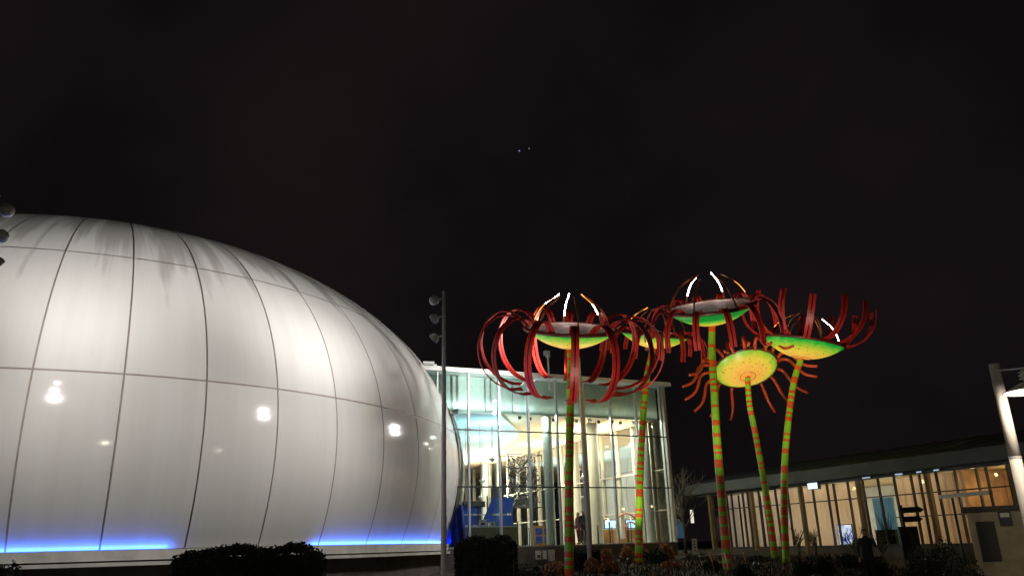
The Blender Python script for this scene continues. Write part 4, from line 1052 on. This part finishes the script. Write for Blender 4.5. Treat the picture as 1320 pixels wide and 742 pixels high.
# ------------------------------------------------------------------ shrubs, hedges
def leaf_cloud(b, pts, size, rg, mat_i=0):
    for p in pts:
        a = Vector((rg.gauss(0, 1), rg.gauss(0, 1), rg.gauss(0, 1))).normalized(); c = a.orthogonal().normalized(); s = size*rg.uniform(.6, 1.4)
        c = (c + a.cross(c)*rg.uniform(-1, 1)).normalized()
        b.quad(p - a*s, p + c*s*.5, p + a*s, p - c*s*.5, mat_i)
def hedge(base, w, d_, h, label, n, leaf='leaf_dark', size=.05, seed=0, rz=0, box=True, group=None, name='hedge', cat='hedge'):
    rg = random.Random(seed); root = tag(empty(name, base, rz), label, cat, group)
    b = MB(); pts = []
    for i in range(n):
        if box:
            u = Vector((rg.uniform(-1, 1), rg.uniform(-1, 1), rg.uniform(0, 1))); f_ = rg.randrange(5)
            if f_ == 0: u.x = -1
            elif f_ == 1: u.x = 1
            elif f_ == 2: u.y = -1
            else: u.z = 1
            r = 1 - 0.10*rg.random()
            cut = 1 - 0.10*max(0, abs(u.x)-.75)/.25*(u.z > .8)
            bump = 0.05*math.sin(u.x*7+seed)+0.03*math.sin(u.x*17+u.y*5)
            pts.append(Vector((u.x*w/2*r, u.y*d_/2*r, u.z*h*r*cut + (bump if u.z > .7 else 0) + rg.gauss(0, .02))))
        else:
            a = Vector((rg.gauss(0, 1), rg.gauss(0, 1), abs(rg.gauss(0, 1)))).normalized(); r = rg.uniform(.72, 1.0)*(1+.12*math.sin(a.x*9+seed)*math.cos(a.y*7))
            pts.append(Vector((a.x*w/2*r, a.y*d_/2*r, a.z*h*r)))
    leaf_cloud(b, pts, size, rg); b.build('foliage', M[leaf], root)
    b = MB()
    if box: b.box((0, 0, h*.44), (w*.86, d_*.86, h*.9))
    else: b.lathe([(w*.36, 0), (w*.38, h*.3), (w*.3, h*.6), (0, h*.78)], 10)
    b.build('inner_twigs', M['hedge_core'], root)
    b = MB(); b.tube([(0, 0, -.08), (0, 0, h*.5)], 0.04, 5); b.build('stem', M['bark'], root)
    return root
def shrub(x0, x1, ytop, Y, label, n, leaf='leaf_dark', size=.05, seed=0, box=False, depth=None, group=None, name='shrub', cat='shrub'):
    a, c = px(x0, ytop, Y), px(x1, ytop, Y); w = c.x-a.x; m_ = (a+c)/2; g_ = gz(m_.x, m_.y); h = max(.25, m_.z-g_)
    return hedge(Vector((m_.x, m_.y, g_)), w, depth or w, h, label, n, leaf, size, seed, 0, box, group, name, cat)
shrub(236, 414, 705, 20.0, 'long clipped dark hedge in front of the dome base', 9000, size=.05, seed=3, box=True, depth=1.3, name='hedge', cat='hedge')
shrub(587, 666, 692.5, 29.0, 'square clipped dark hedge before the blue lit corner of the dome', 6000, size=.05, seed=4, box=True, depth=1.5, name='hedge', cat='hedge')
shrub(-60, 62, 727, 19.0, 'low dark shrub under the blue light of the dome base', 3500, size=.06, seed=5, depth=1.2)
shrub(1146, 1264, 700, 14.0, 'large round dark shrub in front of the tan kiosk', 16000, size=.026, seed=6)
shrub(738, 772, 709, 38.4, 'dark clipped shrub at the foot of the pale floodlight pole', 1800, size=.06, seed=7, box=True)
shrub(828, 862, 707, 41.0, 'dark shrub against the plinth below the glass corner', 1800, size=.06, seed=8)
RL = [(698, 736, 722, 36.0, 'broad russet shrub at the foot of the dim striped stem'), (752, 774, 718, 37.2, 'russet shrub just in front of the pale floodlight pole'), (771, 791, 705.5, 41.3, 'russet shrub against the plinth beside the dark clipped shrub'),
      (798, 818, 701.5, 42.0, 'russet shrub against the plinth behind the glaring ground floodlight'), (820, 836, 704, 42.8, 'small russet shrub directly behind the stem at the glass corner'), (846, 868, 699, 43.2, 'russet shrub at the very corner of the glass hall plinth'),
      (772, 800, 722, 36.5, 'low russet shrub before the glaring ground floodlight'), (850, 880, 722, 38, 'low russet shrub between the glass corner and the white plaque')]
for i, (x0, x1, yt, Y, lb) in enumerate(RL):
    shrub(x0, x1, yt, Y, lb, 1700, 'leaf_brown', .05, 20+i, group='russet shrubs below the glass hall')
DL = [(1040, 1075, 716, 34, 'low dark shrub before the lit pavilion windows, next to the last flower stem'), (1075, 1112, 713, 36, 'low dark shrub below the glowing window screen'), (1105, 1150, 716, 30, 'low dark shrub at the feet of the person holding a phone'), (960, 990, 716, 40, 'low dark shrub between the tallest and the tipped back flower stems'),
      (880, 915, 714, 42, 'low dark shrub behind the white plaque'), (1020, 1046, 722, 33, 'low dark shrub in front of the stem of the upswept flower'), (660, 700, 728, 36, 'low dark shrub below the electrical boxes'), (620, 664, 732, 34, 'low dark shrub tucked behind the square clipped hedge'),
      (905, 930, 722, 37, 'low dark shrub under the rope beside the tallest stem'), (944, 970, 727, 33, 'low dark shrub in front of the rope fence')]
for i, (x0, x1, yt, Y, lb) in enumerate(DL):
    shrub(x0, x1, yt, Y, lb, 1100, 'leaf_dark', .05, 40+i, group='low shrubs around the flower stems')
# ground cover
rg = random.Random(77); b = MB()
for i in range(9000):
    y = rg.uniform(29, 42); x = rg.uniform(-2.2, 16); z = gz(x, y); h = rg.uniform(.06, .26)
    a = rg.uniform(0, 6.28); dx, dy = math.cos(a)*.03, math.sin(a)*.03; lx, ly = rg.gauss(0, .08), rg.gauss(0, .08)
    b.tri((x-dx, y-dy, z-.02), (x+dx, y+dy, z-.02), (x+lx, y+ly, z+h), 0 if rg.random() < .85 else 1)
tag(b.build('ground_cover', [M['leaf_dark'], M['leaf_brown']]), 'short dry ground cover between the flower stems', 'ground cover', kind='stuff')

# signs, stakes, meters
c = at_hall(0, 0, 0)
for i, (s, z, w_, h_, lb, m) in enumerate(((3.62, .95, .26, .42, 'white electrical box with a dark gap, first on the plinth wall', 'paper'), (3.98, .95, .2, .42, 'narrow white electrical box in the middle of the plinth wall row', 'paper'), (4.38, .85, .34, .55, 'larger grey electrical box ending the row on the plinth wall', 'galv'))):
    root = tag(empty('electrical_box', at_hall(s, -.06, z)), lb, 'electrical box')
    b = MB(); b.frame_box(-UA*w_/2-VA*.16, UA*w_, VA*.16, ZA*h_); b.build('housing', M[m], root)
    b = MB(); b.frame_box(-UA*w_*.36-VA*.168+ZA*h_*.15, UA*w_*.72, VA*.008, ZA*h_*.35); b.build('cover', M['dark_metal' if i == 0 else m], root)
    b = MB(); b.tube([-VA*.08, -VA*.08 - ZA*(z-gz(2, 42))], .025, 6); b.build('conduit', M['dark_metal'], root)
c = bz(898, 730, 39.0); t_ = px(898, 694, 39.0)
root = tag(empty('plant_sign', c), 'narrow white lettered plaque on a thin post beside the tallest flower', 'sign')
H = t_.z - c.z
b = MB(); b.tube([(0, 0, -.05), (0, 0, H)], .025, 6); b.build('post', M['dark_metal'], root)
b = MB(); b.box((0, -.03, H-.34), (.24, .02, .72)); b.build('plaque', M['paper'], root)
for k in range(4):
    b = MB(); b.box((-.01, -.043, H-.12-.13*k), (.09, .004, .06)); b.build('lettering', M['dark_metal'], root)
st = [(915, 713, 728, 36.5), (933.5, 712, 734, 35.0), (958, 713, 730, 36.2), (901, 716, 730, 37.5)]
tops = []
for i, (x, y0, y1, Y) in enumerate(st):
    t_ = px(x, y0, Y); c = Vector((t_.x, t_.y, gz(t_.x, t_.y))); tops.append(t_)
    root = tag(empty('rope_stake', c), 'slim white stake lit by the floodlight beside the striped stem' if i == 1 else 'thin leaning stake carrying the low rope fence', 'stake', None if i == 1 else 'rope fence stakes')
    b = MB(); b.tube([Vector((.12, 0, -.05)), t_-c+Vector((0, 0, .03))], .030 if i == 1 else .02, 6); b.build('rod', M['white_metal' if i == 1 else 'wood'], root, True)
    b = MB(); b.lathe([(.045, -.02), (.045, .03), (0, .05)], 8, c=t_-c); b.build('cap', M['white_metal'], root)
seq = [tops[3], tops[0], tops[1], tops[2]]
b = MB(); pts = []
for a, c in zip(seq[:-1], seq[1:]):
    for i in range(8): u = i/8; pts.append(a.lerp(c, u) - Vector((0, 0, .16*u*(1-u))))
pts.append(seq[-1]); b.tube([p - seq[0] for p in pts], .014, 5)
o = b.build('rope', M['rope'], None, True); o.location = seq[0]; tag(o, 'tan rope strung low between the stakes', 'rope')
for i, (x, yt, Y) in enumerate(((1003, 690, 38.5), (1041, 711, 36), (1054, 713, 35), (872, 690, 41), (1148, 712, 28))):
    t_ = px(x, yt, Y); c = Vector((t_.x, t_.y, gz(t_.x, t_.y)))
    root = tag(empty('planting_stake', c), 'thin bare cane standing among the dark planting', 'cane', 'canes in the planting')
    b = MB(); b.tube([(0, 0, -.05), t_-c+Vector((0.03, 0, 0))], [.018, .010], 5); b.build('cane', M['bark'], root)
    b = MB(); b.tube([(t_-c)*.7, (t_-c)*.9 + Vector((.06, .02, .03))], [.008, .004], 4); b.build('twig', M['bark'], root)

# bare tree
def bare_tree(base, H, label, seed, name='bare_tree', cat='tree', group=None):
    rg = random.Random(seed); root = tag(empty(name, base), label, cat, group)
    tr = MB(); cr_ = MB()
    tr.tube([(0, 0, -.1), (.05, 0, H*.2), (.02, .05, H*.36)], [.10, .075, .06], 8)
    def branch(p, d_, L, r, lvl):
        n = 4; pts = [p]
        for i in range(n):
            d_ = (d_ + Vector((rg.gauss(0, .12), rg.gauss(0, .12), .07))).normalized(); pts.append(pts[-1]+d_*L/n)
        cr_.tube(pts, [r*(1-.6*i/n) for i in range(n+1)], 5 if lvl < 2 else 3, cap=False)
        if lvl < 4:
            for i in range(rg.choice((2, 3, 3))):
                k = rg.randint(1, n); nd = (d_ + Vector((rg.gauss(0, .55), rg.gauss(0, .55), rg.gauss(.15, .2)))).normalized()
                branch(pts[k], nd, L*rg.uniform(.55, .8), r*.55, lvl+1)
    for i in range(6):
        a = 2*math.pi*i/6; branch(Vector((.03, .02, H*(.2+.03*i))), Vector((math.cos(a)*.6, math.sin(a)*.6, 1)).normalized(), H*.33, .045, 1)
    tr.build('trunk', M['bark'], root, True); cr_.build('crown', M['bark'], root)
tp = px(882, 690, 46.5); tp.z = gz(tp.x, tp.y); bare_tree(tp, 5.6, 'slender bare tree between the glass hall and the pavilion', 5)
tp = px(868, 690, 48.5); tp.z = gz(tp.x, tp.y); bare_tree(tp, 5.0, 'thin bare tree close to the corner of the glass hall', 9)
for i, (x, Y, H, lb) in enumerate(((1028, 42.2, 1.5, 'bare twiggy shrub before the curtained window beside the upswept flower stem'), (1049, 41.4, 1.6, 'bare twiggy shrub before the windows next to the third pavilion column'), (1098, 38.8, 1.7, 'bare twiggy shrub before the window right by the glowing screen'), (1135, 37.4, 1.5, 'bare twiggy shrub below the dark aqua display window'))):
    q = px(x, 700, Y); q.z = gz(q.x, q.y); bare_tree(q, H, lb, 60+i, 'bare_shrub', 'shrub', 'bare shrubs along the pavilion')
# dim far annex between the two buildings
a = at_hall(12.3, 24, 0)
root = tag(empty('far_annex', (a.x+7, a.y, 1.0)), 'dark low annex with one lit slit between hall and pavilion', 'building')
b = MB(); b.box((0, 1, 1.6), (9, 3, 3.2), R_(-25)); b.build('wall', M['roof'], root)
b = MB(); b.box((0, 1, 3.3), (9.4, 3.4, .2), R_(-25)); b.build('roof', M['roof'], root)
q = px(892, 665, a.y-3.2) - root.location
b = MB(); b.box(q, (.24, .1, 1.0), R_(-10)); b.build('lit_window', emis('far_window', (1.0, .92, .8), .8), root)
b = MB(); b.box(q+Vector((-1.6, .3, -.9)), (2.0, .1, 1.4), R_(-10)); b.build('blue_window', emis('far_blue', (.05, .16, .30), .25), root)

# two faint glowing dots set far off in the sky
for i, (x, y, c, e) in enumerate(((669.5, 194.5, (.5, .58, 1), .45), (682, 191.5, (.7, .7, .7), .18))):
    P = px(x, y, 1500.0)
    b = MB(); b.lathe([(0, -1.7), (1.2, -1.2), (1.7, 0), (1.2, 1.2), (0, 1.7)], 10)
    o = b.build('sky_dot', emis('sky_dot_%d' % i, c, e), None, True); o.location = P
    tag(o, 'faint bluish dot in the black sky' if i == 0 else 'fainter grey dot next to the bluish one', 'sky_dot')
